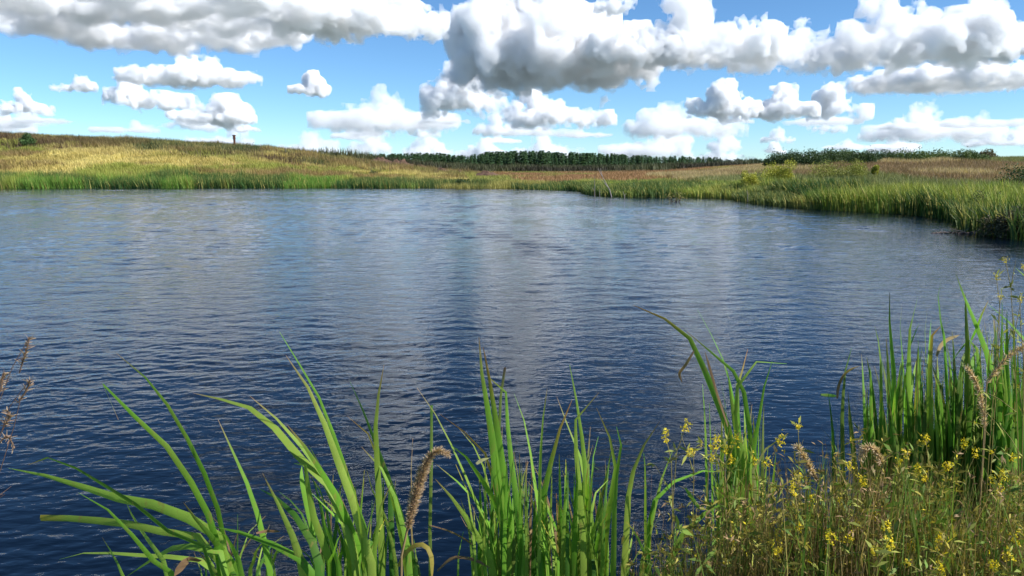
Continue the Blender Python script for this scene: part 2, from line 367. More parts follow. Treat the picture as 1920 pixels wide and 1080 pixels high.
nr, nc = WX.shape; ii, jj = np.meshgrid(np.arange(nr - 1), np.arange(nc - 1), indexing='ij'); q = (ii * nc + jj).ravel()
water = mesh_obj('water', fast_mesh('water', np.stack([WX, WY, WZ], -1).reshape(-1, 3), np.stack([q, q + 1, q + nc + 1, q + nc], 1)))
tag(water, 'rippled dark blue pond water mirroring the clouds', None, kind='structure')
m, t, n, l = new_mat('pond_water'); b = n['Principled BSDF']
b.inputs['Base Color'].default_value = (.0015, .005, .012, 1); b.inputs['Roughness'].default_value = .035; b.inputs['IOR'].default_value = 1.333; b.inputs['Specular IOR Level'].default_value = 0.5
tc = n.new('ShaderNodeTexCoord'); sp = n.new('ShaderNodeSeparateXYZ'); l.new(tc.outputs['Object'], sp.inputs[0])
def wnoise(sx, sy, rot, detail, dist=0.0):
    mp = n.new('ShaderNodeMapping'); mp.inputs['Scale'].default_value = (sx, sy, 1); mp.inputs['Rotation'].default_value = (0, 0, rot); l.new(tc.outputs['Object'], mp.inputs[0])
    z = n.new('ShaderNodeTexNoise'); z.inputs['Scale'].default_value = 1.0; z.inputs['Detail'].default_value = detail; z.inputs['Distortion'].default_value = dist; l.new(mp.outputs[0], z.inputs['Vector']); return z.outputs[0]
fine = wnoise(6, 14, R(8), 2, .4); mid = wnoise(2.8, 5.4, R(7), 3, .6)
fs = n.new('ShaderNodeMapRange'); fs.inputs[1].default_value = 5; fs.inputs[2].default_value = 17; fs.inputs[3].default_value = 0.0; fs.inputs[4].default_value = 1.0; l.new(sp.outputs[1], fs.inputs[0])
b1 = n.new('ShaderNodeBump'); b1.inputs['Strength'].default_value = 0.5; b1.inputs['Distance'].default_value = 0.012; l.new(fine, b1.inputs['Height'])
b2 = n.new('ShaderNodeBump'); b2.inputs['Distance'].default_value = 0.024; l.new(mid, b2.inputs['Height']); l.new(fs.outputs[0], b2.inputs['Strength']); l.new(b1.outputs[0], b2.inputs['Normal'])
l.new(b2.outputs[0], b.inputs['Normal']); water.data.materials.append(m)

# ---------------------------------------------------------------- massed blades
def blades(name, P, h, w, col, lean=0.25, wind=(-0.12, 0.0), seed=1, mat=None, bend=0.5, parent=None, simple=False):
    """one mesh of many bent blades: P (n,3) roots, h, w per blade, col (n,3)"""
    r = np.random.default_rng(seed); N = len(P); yaw = r.uniform(0, 2 * np.pi, N)
    side = np.stack([np.cos(yaw), np.sin(yaw) * .5, 0 * yaw], 1); side /= np.linalg.norm(side, axis=1)[:, None]
    ld = r.normal(0, lean, (N, 2)) + np.array(wind)
    l3 = np.concatenate([ld, np.zeros((N, 1))], 1) * h[:, None]
    up = np.array([0, 0, 1.0])[None] * h[:, None]
    s = side * w[:, None] / 2
    b0, b1 = P - s * .8, P + s * .8; md = P + up * .55 + l3 * .4 * (1 - bend * .4)
    m0, m1 = md - s, md + s; tp = P + up * (1 - 0.35 * np.linalg.norm(ld, axis=1))[:, None] + l3
    if simple:                                                  # far blades, thinner than a pixel: one face each
        me = fast_mesh(name, np.stack([P - s * 1.3, P + s * 1.3, tp], 1).reshape(-1, 3), np.arange(3 * N).reshape(N, 3), smooth=False)
        set_col(me, np.clip(np.repeat(col, 3, 0), 0, 1)); return mesh_obj(name, me, parent, mat or M_GRASS)
    V = np.stack([b0, b1, m0, m1, tp], 1).reshape(-1, 3); i = np.arange(N)[:, None] * 5
    F = np.concatenate([i + [0, 1, 3], i + [0, 3, 2], i + [2, 3, 4]])
    me = fast_mesh(name, V, F, smooth=False); C = np.repeat(col, 5, 0).reshape(N, 5, 3)
    set_col(me, np.clip(C.reshape(-1, 3), 0, 1)); o = mesh_obj(name, me, parent, mat or M_GRASS); return o
def mixc(a, b, t):
    return np.asarray(a)[None] * (1 - t[:, None]) + np.asarray(b)[None] * t[:, None]
def scatter(n, x0, x1, y0, y1, seed, keep):
    r = np.random.default_rng(seed); X = r.uniform(x0, x1, n); Y = r.uniform(y0, y1, n); k = keep(X, Y, r); X, Y = X[k], Y[k]
    return X, Y, r
STRAW, OCHRE, OLIVE, GREEN, BROWN, RUST, DARK = (.68, .56, .20), (.48, .38, .12), (.17, .17, .045), (.10, .17, .03), (.13, .085, .05), (.22, .115, .06), (.055, .065, .03)
# ---------------------------------------------------------------- far vegetation: what nobody could count
def in_view(X, Y, m=0.08): return np.abs(X) < (0.70 + m) * Y + 4
# left hill grass
X, Y, r = scatter(330000, -112, -6, 85, 150, 21, lambda X, Y, r: (lake_dist(X, Y) > 2.2) & in_view(X, Y) & (Y < 147))
Z = ground_z(X, Y); c1 = fbm2(X, Y * 1.6, 15, 41); c2 = fbm2(X, Y * 2.2, 7, 45); c3 = fbm2(X, Y, 3, 47)
crest = sstep(106, 119, Y + 5 * (c1 - .5)) * sstep(-88, -66, X)
col = mixc(STRAW, OCHRE, sstep(.40, .62, c2)); gmask = sstep(.42, .58, c1) * (1 - .3 * crest) + .35 * sstep(-62, -90, X)
col = col * (1 - np.clip(gmask, 0, 1)[:, None] * .88) + np.array((.29, .32, .06)) * np.clip(gmask, 0, 1)[:, None] * .88
bm = sstep(.50, .58, fbm2(X * .8, Y * 1.8, 10, 52)) * (.35 + .65 * sstep(.4, .55, c2)); col = col * (1 - bm[:, None] * .8) + np.array((.26, .17, .08)) * bm[:, None] * .8
dk = crest * sstep(.36, .52, fbm2(X, Y, 11, 57)) * .5; col = col * (1 - dk[:, None]) + mixc(DARK, BROWN, c3) * dk[:, None]
col *= (0.75 + .5 * r.random(len(X)))[:, None]
tus = fbm2(X, Y, 1.7, 49); h = (0.22 + .95 * sstep(.35, .75, tus) * c3 + .22 * r.random(len(X)) + .35 * bm) * (1 + .7 * crest * r.random(len(X))); w = 0.05 + .05 * r.random(len(X))
tag(blades('hillside_grass', np.stack([X, Y, Z - .03], 1), h, w, col, .3, (-.2, 0), 3, simple=True), 'dry straw coloured and green grass covering the hill on the left', 'grass', kind='stuff')
# taller crest weeds
X, Y, r = scatter(60000, -90, -18, 108, 142, 22, lambda X, Y, r: in_view(X, Y) & (r.random(len(X)) < sstep(106, 122, Y)) & (r.random(len(X)) < sstep(.38, .62, fbm2(X, Y, 9, 57))))
Z = ground_z(X, Y); t = fbm2(X, Y, 12, 63); col = mixc(BROWN, (.09, .11, .045), sstep(.4, .6, t)) * (.7 + .6 * r.random(len(X)))[:, None]
tag(blades('crest_weeds', np.stack([X, Y, Z - .03], 1), .6 + .9 * r.random(len(X)) ** 2, .05 + .08 * r.random(len(X)), col, .28, (-.1, 0), 4, simple=True), 'tall dark brown weeds along the crest of the left hill', 'weeds', kind='stuff')
# plain behind the pond
X, Y, r = scatter(260000, -40, 95, 84, 330, 23, lambda X, Y, r: (lake_dist(X, Y) > 2.5) & in_view(X, Y) & (r.random(len(X)) < np.clip(150 / Y - .25, .08, 1)))
Z = ground_z(X, Y); c1 = fbm2(X, Y * .45, 13, 71); c2 = fbm2(X, Y * .35, 26, 75)
col = mixc((.30, .30, .08), (.36, .20, .10), sstep(.40, .50, c1)); far_ = sstep(150, 230, Y) * sstep(.35, .5, c2)
col = col * (1 - .8 * far_[:, None]) + np.array((.10, .085, .05)) * .8 * far_[:, None]
col *= (.7 + .6 * r.random(len(X)))[:, None]; h = .2 + .4 * c1 + .25 * r.random(len(X)); w = (.05 + .06 * r.random(len(X))) * np.clip(Y / 110, 1, 2.4)
tag(blades('meadow_grass', np.stack([X, Y, Z - .03], 1), h, w, col, .3, (-.1, 0), 5, simple=True), 'green and rusty brown meadow grass on the flat land behind the pond', 'grass', kind='stuff')
# dark brushwood strip in front of the woods
X, Y, r = scatter(60000, -75, 150, 195, 300, 24, lambda X, Y, r: in_view(X, Y) & (r.random(len(X)) < sstep(.3, .5, fbm2(X, Y, 30, 81))) & (X < .33 * Y))
Z = ground_z(X, Y); t = fbm2(X, Y * .5, 14, 83); col = mixc((.045, .04, .026), (.085, .09, .042), sstep(.42, .6, t)) * (.7 + .6 * r.random(len(X)))[:, None]
tag(blades('brushwood', np.stack([X, Y, Z - .03], 1), .9 + 2.2 * r.random(len(X)) * t * 1.6, .16 + .2 * r.random(len(X)), col, .35, (0, 0), 6, M_CROWN, simple=True), 'low dark brown brushwood strip in front of the far woods', 'brushwood', kind='stuff')
# reed beds along the shore
def reeds(name, n, x0, x1, y0, y1, seed, wide, hh, ww, colf, label, extra=None):
    X, Y, r = scatter(n, x0, x1, y0, y1, seed, lambda X, Y, r: (lambda s: (s > -.7) & (s < wide) & in_view(X, Y) & (True if extra is None else extra(X, Y)))(lake_dist(X, Y) + 2.6 * (fbm2(X, Y, 5, 15) - .5)))
    Z = np.maximum(ground_z(X, Y), -.25); t = fbm2(X, Y, 6, seed); u = fbm2(X, Y, 1.8, seed + 5); hue = r.random(len(X))
    h = (hh(X) if callable(hh) else hh) * (.38 + .72 * t + .55 * u) * (.7 + .4 * hue); h = h * (1 - .25 * (t > .6)); col = colf(X, Y, t, u, r)
    o = blades(name, np.stack([X, Y, Z - .05], 1), h + np.maximum(0, -Z), ww * (.6 + .8 * r.random(len(X))), col, .17, (-.16, 0), seed, simple=seed < 103)
    tag(o, label, 'reeds', 'reed beds round the pond', kind='stuff')
def rc(X, Y, t, u, r, a=(.15, .28, .045), b=(.36, .38, .08), dkc=(.05, .11, .035), yel=(.46, .40, .12)):
    c = mixc(a, b, sstep(.35, .65, t)); d = sstep(.52, .62, fbm2(X, Y, 6, 33)); c = c * (1 - d[:, None] * .8) + np.array(dkc) * d[:, None] * .8
    y = (r.random(len(X)) < .16)[:, None]; c = np.where(y, np.array(yel)[None], c); return c * (.7 + .6 * r.random(len(X)))[:, None]
reeds('reed_bed', 120000, -70, -14, 80, 94, 101, 4.5, lambda X: np.interp(X, [-42, -9], [1.6, .95]), .055, rc, 'bright green reed bed along the foot of the left hill')
reeds('reed_bed', 70000, -14, 9, 66, 96, 102, 4.0, lambda X: np.interp(X, [-14, 0], [1.05, .8]), .055, lambda *a: rc(*a, a=(.20, .29, .06), b=(.35, .32, .10)), 'low green reed bed along the far end of the pond')
reeds('reed_bed', 110000, 6, 26, 44, 84, 103, 8, .95, .045, lambda *a: rc(*a, a=(.28, .34, .07), b=(.40, .36, .10)), 'yellowish reed bed on the low spit right of centre')
reeds('reed_bed', 150000, 12, 44, 20, 60, 104, 5.5, 1.5, .04, lambda *a: rc(*a, a=(.09, .20, .03), b=(.27, .31, .06), dkc=(.035, .08, .025)), 'dense green reed bed along the right bank', lambda X, Y: (X > 13 + .12 * Y) | (Y < 45))
# brown weeds on the right slope
X, Y, r = scatter(300000, 20, 85, 34, 112, 25, lambda X, Y, r: (lake_dist(X, Y) > 5.5) & in_view(X, Y) & (r.random(len(X)) < np.clip(70 / Y, .3, 1)))
Z = ground_z(X, Y); c1 = fbm2(X, Y * .6, 8, 91); c2 = fbm2(X, Y * .5, 15, 95)
col = mixc((.26, .175, .095), (.47, .36, .19), sstep(.5, .62, c1)); g = sstep(.46, .58, c2); col = col * (1 - .8 * g[:, None]) + np.array((.19, .23, .08)) * .8 * g[:, None]
col *= (.7 + .6 * r.random(len(X)))[:, None]
tag(blades('slope_weeds', np.stack([X, Y, Z - .03], 1), (.25 + .45 * c1 + .35 * r.random(len(X))), .04 + .05 * r.random(len(X)), col, .27, (-.12, 0), 7, simple=True), 'reddish brown dry weeds covering the slope of the right bank', 'weeds', kind='stuff')

# ---------------------------------------------------------------- shrubs and trees
def leaf_cloud(name, lobes, n, size, cols, seed, parent, mat=M_CROWN, hang=0.0):
    """n small leaf faces through the volume of the lobes (x,y,z,rx,ry,rz), thicker towards their skin"""
    r = np.random.default_rng(seed); L = np.array(lobes); wgt = (L[:, 3] * L[:, 4] * L[:, 5]) ** (2 / 3); k = r.choice(len(L), n, p=wgt / wgt.sum())
    d = r.normal(0, 1, (n, 3)); d /= np.linalg.norm(d, axis=1)[:, None]; rad = r.random(n) ** .38 * (1 + .22 * r.normal(0, 1, n) * (r.random(n) < .12))
    P = L[k, :3] + d * L[k, 3:6] * rad[:, None]; P[:, 2] = np.maximum(P[:, 2], .02)
    a = r.normal(0, 1, (n, 3)); a /= np.linalg.norm(a, axis=1)[:, None]; b = np.cross(a, r.normal(0, 1, (n, 3))); b /= np.linalg.norm(b, axis=1)[:, None]
    s = size * (.6 + .8 * r.random(n)); a *= s[:, None]; b *= (s * .55)[:, None]
    V = np.stack([P - a * .5, P + b * .5, P + a * .5, P - b * .5], 1).reshape(-1, 3)
    me = fast_mesh(name, V, np.arange(4 * n).reshape(n, 4), smooth=False)
    t = r.random(n) * .6 + .4 * ((k * 7919) % 10) / 10; c = mixc(cols[0], cols[1], t) * (.75 + .5 * r.random(n))[:, None]
    set_col(me, np.repeat(c, 4, 0)); return mesh_obj(name, me, parent, mat)
def tube(pts, rads, ns=5):
    """vertices and quads of a tapering tube through pts"""
    pts = np.asarray(pts, float); V = []; F = []
    for i, p in enumerate(pts):
        t = pts[min(i + 1, len(pts) - 1)] - pts[max(i - 1, 0)]; t /= max(np.linalg.norm(t), 1e-9)
        u = np.cross(t, (0.3, 1, 0.1)); u /= max(np.linalg.norm(u), 1e-9); v = np.cross(t, u)
        for k in range(ns):
            a = 2 * math.pi * k / ns; V.append(p + rads[i] * (math.cos(a) * u + math.sin(a) * v))
    for i in range(len(pts) - 1):
        for k in range(ns): F.append((i * ns + k, i * ns + (k + 1) % ns, (i + 1) * ns + (k + 1) % ns, (i + 1) * ns + k))
    return np.array(V), np.array(F)
def tubes(name, list_, parent=None, mat=None, ns=5, col=None):
    V = []; F = []; o = 0
    for pts, rads in list_:
        v, f = tube(pts, rads, ns); V.append(v); F.append(f + o); o += len(v)
    me = fast_mesh(name, np.concatenate(V), np.concatenate(F))
    if col is not None: set_col(me, np.tile(np.array(col, float), (o, 1)))
    return mesh_obj(name, me, parent, mat)
def shrub(name, X, Y, w, h, cols, label, cat, seed, n=900, leaf=.22, group=None, z=None, sink=0.05):
    r = np.random.default_rng(seed); z = float(ground_z(np.array([X]), np.array([Y]))[0]) if z is None else z
    o = empty(name, (X, Y, z - sink)); tag(o, label, cat, group)
    lobes = []; st = []
    for i in range(7):
        a = r.uniform(0, 6.28); q = r.uniform(0, .34) * w; hz = h * r.uniform(.42, .86) * (1 - .5 * q / (.5 * w)); rr = w * r.uniform(.16, .26)
        x, y = q * math.cos(a), q * math.sin(a); lobes.append((x, y, min(hz, h - rr * .7), rr, rr, rr * r.uniform(.8, 1.3)))
        st.append(([(x * .15, y * .15, -.1), (x * .6, y * .6, hz * .5), (x, y, hz)], [.035 * w ** .5, .02, .008]))
    tubes('stem', st, o, M_BARK, 4); leaf_cloud('crown', lobes, n, leaf, cols, seed, o); return o
def bez(p, k): pass
DG = ((.03, .058, .02), (.065, .10, .035)); MG = ((.055, .09, .03), (.115, .16, .05)); YG = ((.28, .30, .04), (.46, .43, .07)); BG = ((.07, .07, .04), (.17, .14, .075))
# thicket on the right crest: column, top row, width in px, colours, label
TH = [(1462, 293, 46, DG, 'dark shrub at the left end of the thicket on the right crest'), (1492, 290, 50, DG, 'second dark shrub from the left in the crest thicket'), (1528, 290, 52, DG, 'shrub in the crest thicket behind the left yellow willow bush'),
      (1562, 286, 54, DG, 'tall shrub left of the peak of the crest thicket'), (1590, 284, 50, MG, 'tallest shrub at the peak of the crest thicket'), (1620, 288, 50, DG, 'dark shrub just right of the thicket peak'), (1652, 292, 46, DG, 'low very dark shrub in the middle of the crest thicket'),
      (1682, 288, 50, MG, 'round shrub right of the middle of the crest thicket'), (1715, 289, 50, MG, 'greyish green shrub in the right half of the crest thicket'), (1750, 290, 46, MG, 'shrub near the right end of the crest thicket'), (1785, 291, 44, MG, 'low shrub third from the right on the crest'), (1820, 292, 40, MG, 'low shrub second from the right on the crest'), (1852, 292, 36, BG, 'small brownish shrub at the right end of the crest thicket')]
for i, (x, y, wpx, cols, lab) in enumerate(TH):
    Yd = 96 + 5 * math.sin(i * 2.1); top = at(x, y, Yd); w = wpx / FPX * Yd * 1.9; gz = float(ground_z(np.array([top.x]), np.array([Yd]))[0])
    shrub('shrub', top.x, Yd, w, max(top.z - gz, 1.1) * .95, cols, lab, 'shrub', 300 + i, 7000, .19, 'dark thicket on the right crest')
for i, (x, y, wpx, Yd, lab) in enumerate([(1448, 304, 44, 62, 'yellow leaved willow bush left of the twin yellow bushes'), (1482, 302, 30, 61, 'narrow bright yellow willow bush just above the reeds'), (1602, 301, 36, 66, 'yellowish green bush right of the yellow willow bushes'), (1552, 306, 46, 68, 'low yellow green bush between the yellow willows'), (1405, 318, 26, 60, 'small yellowing bush at the left tip of the right bank'), (1643, 310, 14, 68, 'thin yellow sapling on the brown slope')]):
    top = at(x, y, Yd); gz = float(ground_z(np.array([top.x]), np.array([Yd]))[0])
    shrub('willow_bush', top.x, Yd, wpx / FPX * Yd * 1.75, (top.z - gz) * 1.15, YG if i not in (2, 3) else ((.16, .19, .04), (.30, .30, .06)), lab, 'bush', 330 + i, 2400, .11, 'yellow willow bushes')
# dark bushes near the right edge, and twigs in the water
for i, (x, y, wpx, Yd, n_, lab, cols) in enumerate([(1892, 385, 84, 26.5, 3200, 'dark leafy bush overhanging the water at the right edge', BG), (1915, 322, 110, 52, 1500, 'dark green bush on the slope at the right edge', DG), (1850, 352, 60, 33, 1400, 'green bush rising behind the dark waterside bush', ((.07, .10, .03), (.14, .17, .05)))]):
    top = at(x, y, Yd); gz = max(0, float(ground_z(np.array([top.x]), np.array([Yd]))[0]))
    shrub('bush', top.x, Yd, wpx / FPX * Yd * 1.2, (top.z - gz) * 1.1, cols, lab, 'bush', 350 + i, n_, .09 if i != 1 else .16, None, gz)
# bushes on the left hill
for i, (x, y, wpx, Yd, lab, cols) in enumerate([(528, 283, 40, 128, 'dark green bush at the right end of the left crest', DG), (402, 270, 50, 130, 'brown bush left of the pillar on the crest', BG), (468, 272, 46, 129, 'brown bush right of the pillar on the crest', BG), (300, 272, 44, 130, 'dark brownish bush on the crest left of the pillar', BG), (700, 322, 18, 104, 'small dark bush at the foot of the soil heaps', DG), (862, 338, 38, 86, 'dark green sedge bush at the water edge near centre', DG)]):
    top = at(x, y, Yd); gz = max(0, float(ground_z(np.array([top.x]), np.array([Yd]))[0]))
    shrub('bush', top.x, Yd, wpx / FPX * Yd * 1.15, max((top.z - gz) * 1.15, .7), cols, lab, 'bush', 370 + i, 700, .17)
# pines
def pine_mesh(name, h, w, n, seed, base=.12, size=.9):
    r = np.random.default_rng(seed); t = r.random(n) ** .8; z = h * (base + (1 - base) * t); rad = w / 2 * (1 - t) ** .75 * (.55 + .45 * r.random(n)) + .05 * w
    rad *= .8 + .3 * np.sin(z / h * 31 + seed); a = r.uniform(0, 6.28, n); s = size * (.55 + .6 * (1 - t)) * (.7 + .6 * r.random(n))
    o = np.stack([np.cos(a), np.sin(a), 0 * a], 1); p = np.stack([rad * np.cos(a), rad * np.sin(a), z], 1); sd = np.stack([-np.sin(a), np.cos(a), 0 * a], 1)
    up = np.array([0, 0, 1.0])[None]; tip = p + o * s[:, None] * .8 + up * (s * r.uniform(-.1, .55, n))[:, None]; root = p - o * s[:, None] * .5
    V = np.stack([root + up * s[:, None] * .35, p - sd * s[:, None] * .5 - up * s[:, None] * .15, tip, p + sd * s[:, None] * .5 - up * s[:, None] * .15], 1).reshape(-1, 3)
    me = fast_mesh(name, V, np.arange(4 * n).reshape(n, 4), smooth=False); c = mixc((.035, .075, .035), (.075, .135, .06), r.random(n)) * (.7 + .6 * r.random(n))[:, None]
    set_col(me, np.repeat(c, 4, 0)); me.materials.append(M_CROWN); return me
PV = [pine_mesh('pine_crown', 1, .5 + .06 * (i % 3), 170, 400 + i, .04, .125) for i in range(6)]
tv, tf = tube([(0, 0, -.05), (0, 0, .5), (0, 0, .96)], [.014, .009, .002], 5); PT = fast_mesh('pine_trunk', tv, tf); PT.materials.append(M_BARK)
def wood_top(x): return np.interp(x, [650, 670, 700, 760, 830, 880, 910, 960, 1050, 1150, 1250, 1320], [297, 292, 291, 290, 290, 293, 287, 284.5, 286, 290, 295, 298]) + 5 * (fbm2(np.atleast_1d(x), np.zeros(1), 34, 19, 2)[0] - .5)
r = np.random.default_rng(77); fx = 655.0
while fx < 1345:
    Yd = 640 + r.uniform(-14, 14); Xw = (fx - 960) / FPX * Yd; top = at(fx, wood_top(fx) + r.uniform(-3.2, 5.0), Yd); gz = float(ground_z(np.array([Xw]), np.array([Yd]))[0]); h = top.z - gz
    o = empty('pine_tree', (Xw, Yd, gz)); k_ = r.uniform(.75, 1.35) * h; o.scale = (k_, k_, h); o.rotation_euler.z = r.uniform(0, 6.28)
    tag(o, 'dark green pine in the front row of the far wood', 'pine tree', 'front row of the far pine wood')
    mesh_obj('crown', PV[r.integers(6)], o); mesh_obj('trunk', PT, o)
    fx += r.uniform(4.0, 8.5)
VV = []; CC = []; src = []
for me in PV:
    v = np.empty(len(me.vertices) * 3, np.float32); me.vertices.foreach_get('co', v); c = np.empty(len(me.vertices) * 4, np.float32); me.attributes['Col'].data.foreach_get('color', c); src.append((v.reshape(-1, 3), c.reshape(-1, 4)[:, :3]))
for k in range(480):
    fx = r.uniform(640, 1350); Yd = 655 + 110 * r.random(); Xw = (fx - 960) / FPX * Yd; top = at(fx, wood_top(fx) + r.uniform(-3.2, 3), Yd); h = top.z - .8; v, c = src[r.integers(6)]
    VV.append(v * h + np.array([Xw, Yd, .8])); CC.append(c)
VV = np.concatenate(VV); me = fast_mesh('pine_wood', VV, np.arange(len(VV)).reshape(-1, 4), smooth=False); set_col(me, np.concatenate(CC))
tag(mesh_obj('pine_wood', me, None, M_CROWN), 'dense mass of pines behind the front row of the far wood', 'wood', kind='stuff')
# leafy wood, right of the pines and nearer
fx = 1336.0; i = 0; names = []
while fx < 1452:
    Yd = 430 + 14 * math.sin(i * 1.7); top = at(fx, 297.5 + 1.2 * math.sin(i * 2.3), Yd); gz = .9; h = top.z - gz; w = 7.0
    rr = np.random.default_rng(500 + i); o = empty('leafy_tree', (top.x, Yd, gz)); tag(o, 'round dark tree in the bluish leafy wood left of the thicket', 'tree', 'leafy wood left of the thicket')
    lobes = [(rr.uniform(-.3, .3) * w, rr.uniform(-.3, .3) * w, h * rr.uniform(.25, .82), w * rr.uniform(.22, .32), w * .28, h * rr.uniform(.16, .24)) for _ in range(7)]
    leaf_cloud('crown', lobes, 420, .75, ((.022, .042, .03), (.05, .08, .05)), 520 + i, o); tubes('trunk', [([(0, 0, -.2), (.1, 0, h * .5), (0, 0, h * .8)], [.22, .15, .05])], o, M_BARK, 6)
    fx += 9.5; i += 1
# the small pine on the left hill
Yd = 114.0; base = at(52, 274, Yd); gz = float(ground_z(np.array([base.x]), np.array([Yd]))[0]); o = empty('young_pine', (base.x, Yd, gz)); tag(o, 'small bushy green pine standing alone on the left hill', 'pine tree')
hh_ = max(at(52, 248, Yd).z - gz, 2.2); leaf_cloud('crown', [(0, 0, hh_ * .8, .55, .55, .5), (-.55, 0, hh_ * .5, .7, .6, .55), (.6, .1, hh_ * .48, .65, .6, .5), (.1, -.3, hh_ * .35, .9, .7, .5), (-.1, .2, hh_ * .62, .7, .6, .5)], 1800, .2, ((.05, .10, .035), (.10, .17, .055)), 411, o); tubes('trunk', [([(0, 0, -.1), (.03, 0, hh_ * .5), (0, 0, hh_ * .9)], [.07, .05, .02])], o, M_BARK, 6)
shrub('bush', at(66, 276, 114).x, 114, 1.1, .8, DG, 'tiny bush at the foot of the young pine', 'bush', 412, 160, .16)
# pillar on the crest
Yd = 131.0; base = at(440, 272, Yd); gz = float(ground_z(np.array([base.x]), np.array([Yd]))[0]); tz = at(440, 253, Yd).z - gz
o = empty('pillar', (base.x, Yd, gz)); tag(o, 'weathered reddish brown pillar with a wider head on the hill crest', 'pillar')
M_RUST = plain_mat('rusty_brick', (.10, .045, .03), (.20, .095, .06), 5)
def ringbox(name, z0, z1, a, b, parent, mat, bev=.03):
    me = bpy.data.meshes.new(name); c = [(-a, -b), (a, -b), (a, b), (-a, b)]; pts = []
    for z, k in ((z0, 1 - bev / a), (z0 + bev, 1), (z1 - bev, 1), (z1, 1 - bev / a)): pts += [(x * k, y * k, z) for x, y in c]
    fs_ = [(3, 2, 1, 0), (12, 13, 14, 15)] + [(i * 4 + j, i * 4 + (j + 1) % 4, i * 4 + 4 + (j + 1) % 4, i * 4 + 4 + j) for i in range(3) for j in range(4)]
    me.from_pydata(pts, [], fs_); return mesh_obj(name, me, parent, mat)
ringbox('shaft', -.3, tz - .62, .15, .15, o, M_RUST); ringbox('collar', tz - .66, tz - .50, .21, .21, o, M_RUST); ringbox('head', tz - .51, tz - .12, .17, .17, o, M_RUST); ringbox('cap', tz - .13, tz, .25, .25, o, M_RUST)
o = empty('post', (at(536, 290, 126).x, 126, float(ground_z(np.array([at(536, 290, 126).x]), np.array([126.]))[0]))); tag(o, 'thin grey stake standing on the crest right of the pillar', 'post'); tubes('shaft', [([(0, 0, -.3), (.01, 0, .8), (0.02, 0, 1.6)], [.05, .045, .04])], o, M_TWIG, 6); tubes('tip', [([(0.02, 0, 1.6), (0.02, 0, 1.66)], [.05, .02])], o, M_TWIG, 6)
# soil heaps
for i, (x, y, wpx, hpx, Yd, lab) in enumerate([(712, 321, 70, 9, 150, 'brown soil heap nearest to the end of the left hill'), (752, 323, 64, 10, 146, 'rough brown soil heap, second from the left hill'), (790, 324, 50, 7, 142, 'low brown soil heap in the middle of the row'), (828, 327, 44, 6, 138, 'dark brown soil heap with a cracked top'), (862, 329, 34, 5, 134, 'small reddish soil heap below the row'), (912, 333, 60, 6, 124, 'flat reddish soil heap nearest to the reeds')]):
    rr = np.random.default_rng(600 + i); c = at(x, y, Yd); gz = float(ground_z(np.array([c.x]), np.array([Yd]))[0]); w = wpx / FPX * Yd; hz = hpx / FPX * Yd * 1.5
    nn = 34; uu, vv = np.meshgrid(np.linspace(-1, 1, nn), np.linspace(-1, 1, nn), indexing='ij'); d = np.hypot(uu, vv)
    Zh = hz * np.clip(1 - d, 0, 1) ** .7 * (.35 + 1.3 * fbm2(uu * w + i * 37, vv * w, 1.6, 610 + i)) - .15
    vv3 = np.stack([uu * w / 2, vv * w * .35, Zh], -1).reshape(-1, 3); a, b_ = np.meshgrid(np.arange(nn - 1), np.arange(nn - 1), indexing='ij'); q = (a * nn + b_).ravel()
    ob = mesh_obj('soil_heap', fast_mesh('soil_heap', vv3, np.stack([q, q + nn, q + nn + 1, q + 1], 1), smooth=False), None, M_SOIL); ob.location = (c.x, Yd, gz + .25); tag(ob, lab, 'soil heap', 'soil heaps behind the pond')
# dead branches standing in the water
def stick(name, pts, rad, label, sub=()):
    o = empty(name, pts[0]); p0 = np.array(pts[0]); tag(o, label, 'branch', 'dead branches in the water')
    tubes('branch', [(np.array(pts) - p0, np.linspace(rad, rad * .35, len(pts)))], o, M_TWIG, 5)
    for s in sub: tubes('twig', [(np.array(s) - p0, np.linspace(rad * .5, rad * .2, len(s)))], o, M_TWIG, 4)
def ap(x, y, Y): return tuple(at(x, y, Y))
Yb = 61.0
stick('dead_branch', [ap(1147, 371, Yb), ap(1143, 356, Yb), ap(1133, 338, Yb + .3), ap(1121, 316, Yb + .5)], .055, 'long pale bare branch leaning left out of the water', [[ap(1141, 352, Yb), ap(1133, 343, Yb), ap(1124, 333, Yb)], [ap(1130, 332, Yb), ap(1127, 322, Yb + .2), ap(1126, 316, Yb + .3)]])
stick('dead_branch', [ap(1115, 373, Yb), ap(1115, 350, Yb), ap(1115, 331, Yb)], .035, 'thin upright dead stick left of the leaning branch', [[ap(1115, 358, Yb), ap(1111, 353, Yb), ap(1110, 350, Yb)]])
stick('dead_branch', [ap(1125, 372, Yb), ap(1124, 362, Yb), ap(1124, 355, Yb)], .03, 'short dead stick close to the foot of the leaning branch', [[ap(1124, 362, Yb), ap(1127, 358, Yb)]])
stick('dead_branch', [ap(1171, 376, 57), ap(1171, 368, 57), ap(1168, 359, 57)], .04, 'short forked stick in the water right of the leaning branch', [[ap(1171, 368, 57), ap(1174, 362, 57)]])
stick('dead_branch', [ap(1402, 378, 52), ap(1402, 366, 52), ap(1401, 356, 52)], .03, 'thin dead stick in front of the right reed bed', [[ap(1402, 368, 52), ap(1405, 362, 52)]])
c = at(1268, 374, 53); shrub('water_bush', c.x, 53, 2.2, 1.0, ((.20, .17, .06), (.30, .26, .09)), 'small sparse bush growing out of the open water', 'bush', 620, 160, .12, None, 0.0, .15)
c = at(1790, 431, 28.3); o = empty('drifting_branch', (c.x, 28.3, 0)); tag(o, 'tangled dead twigs lying in the water before the dark bush', 'branch'); rr = np.random.default_rng(9); L = []
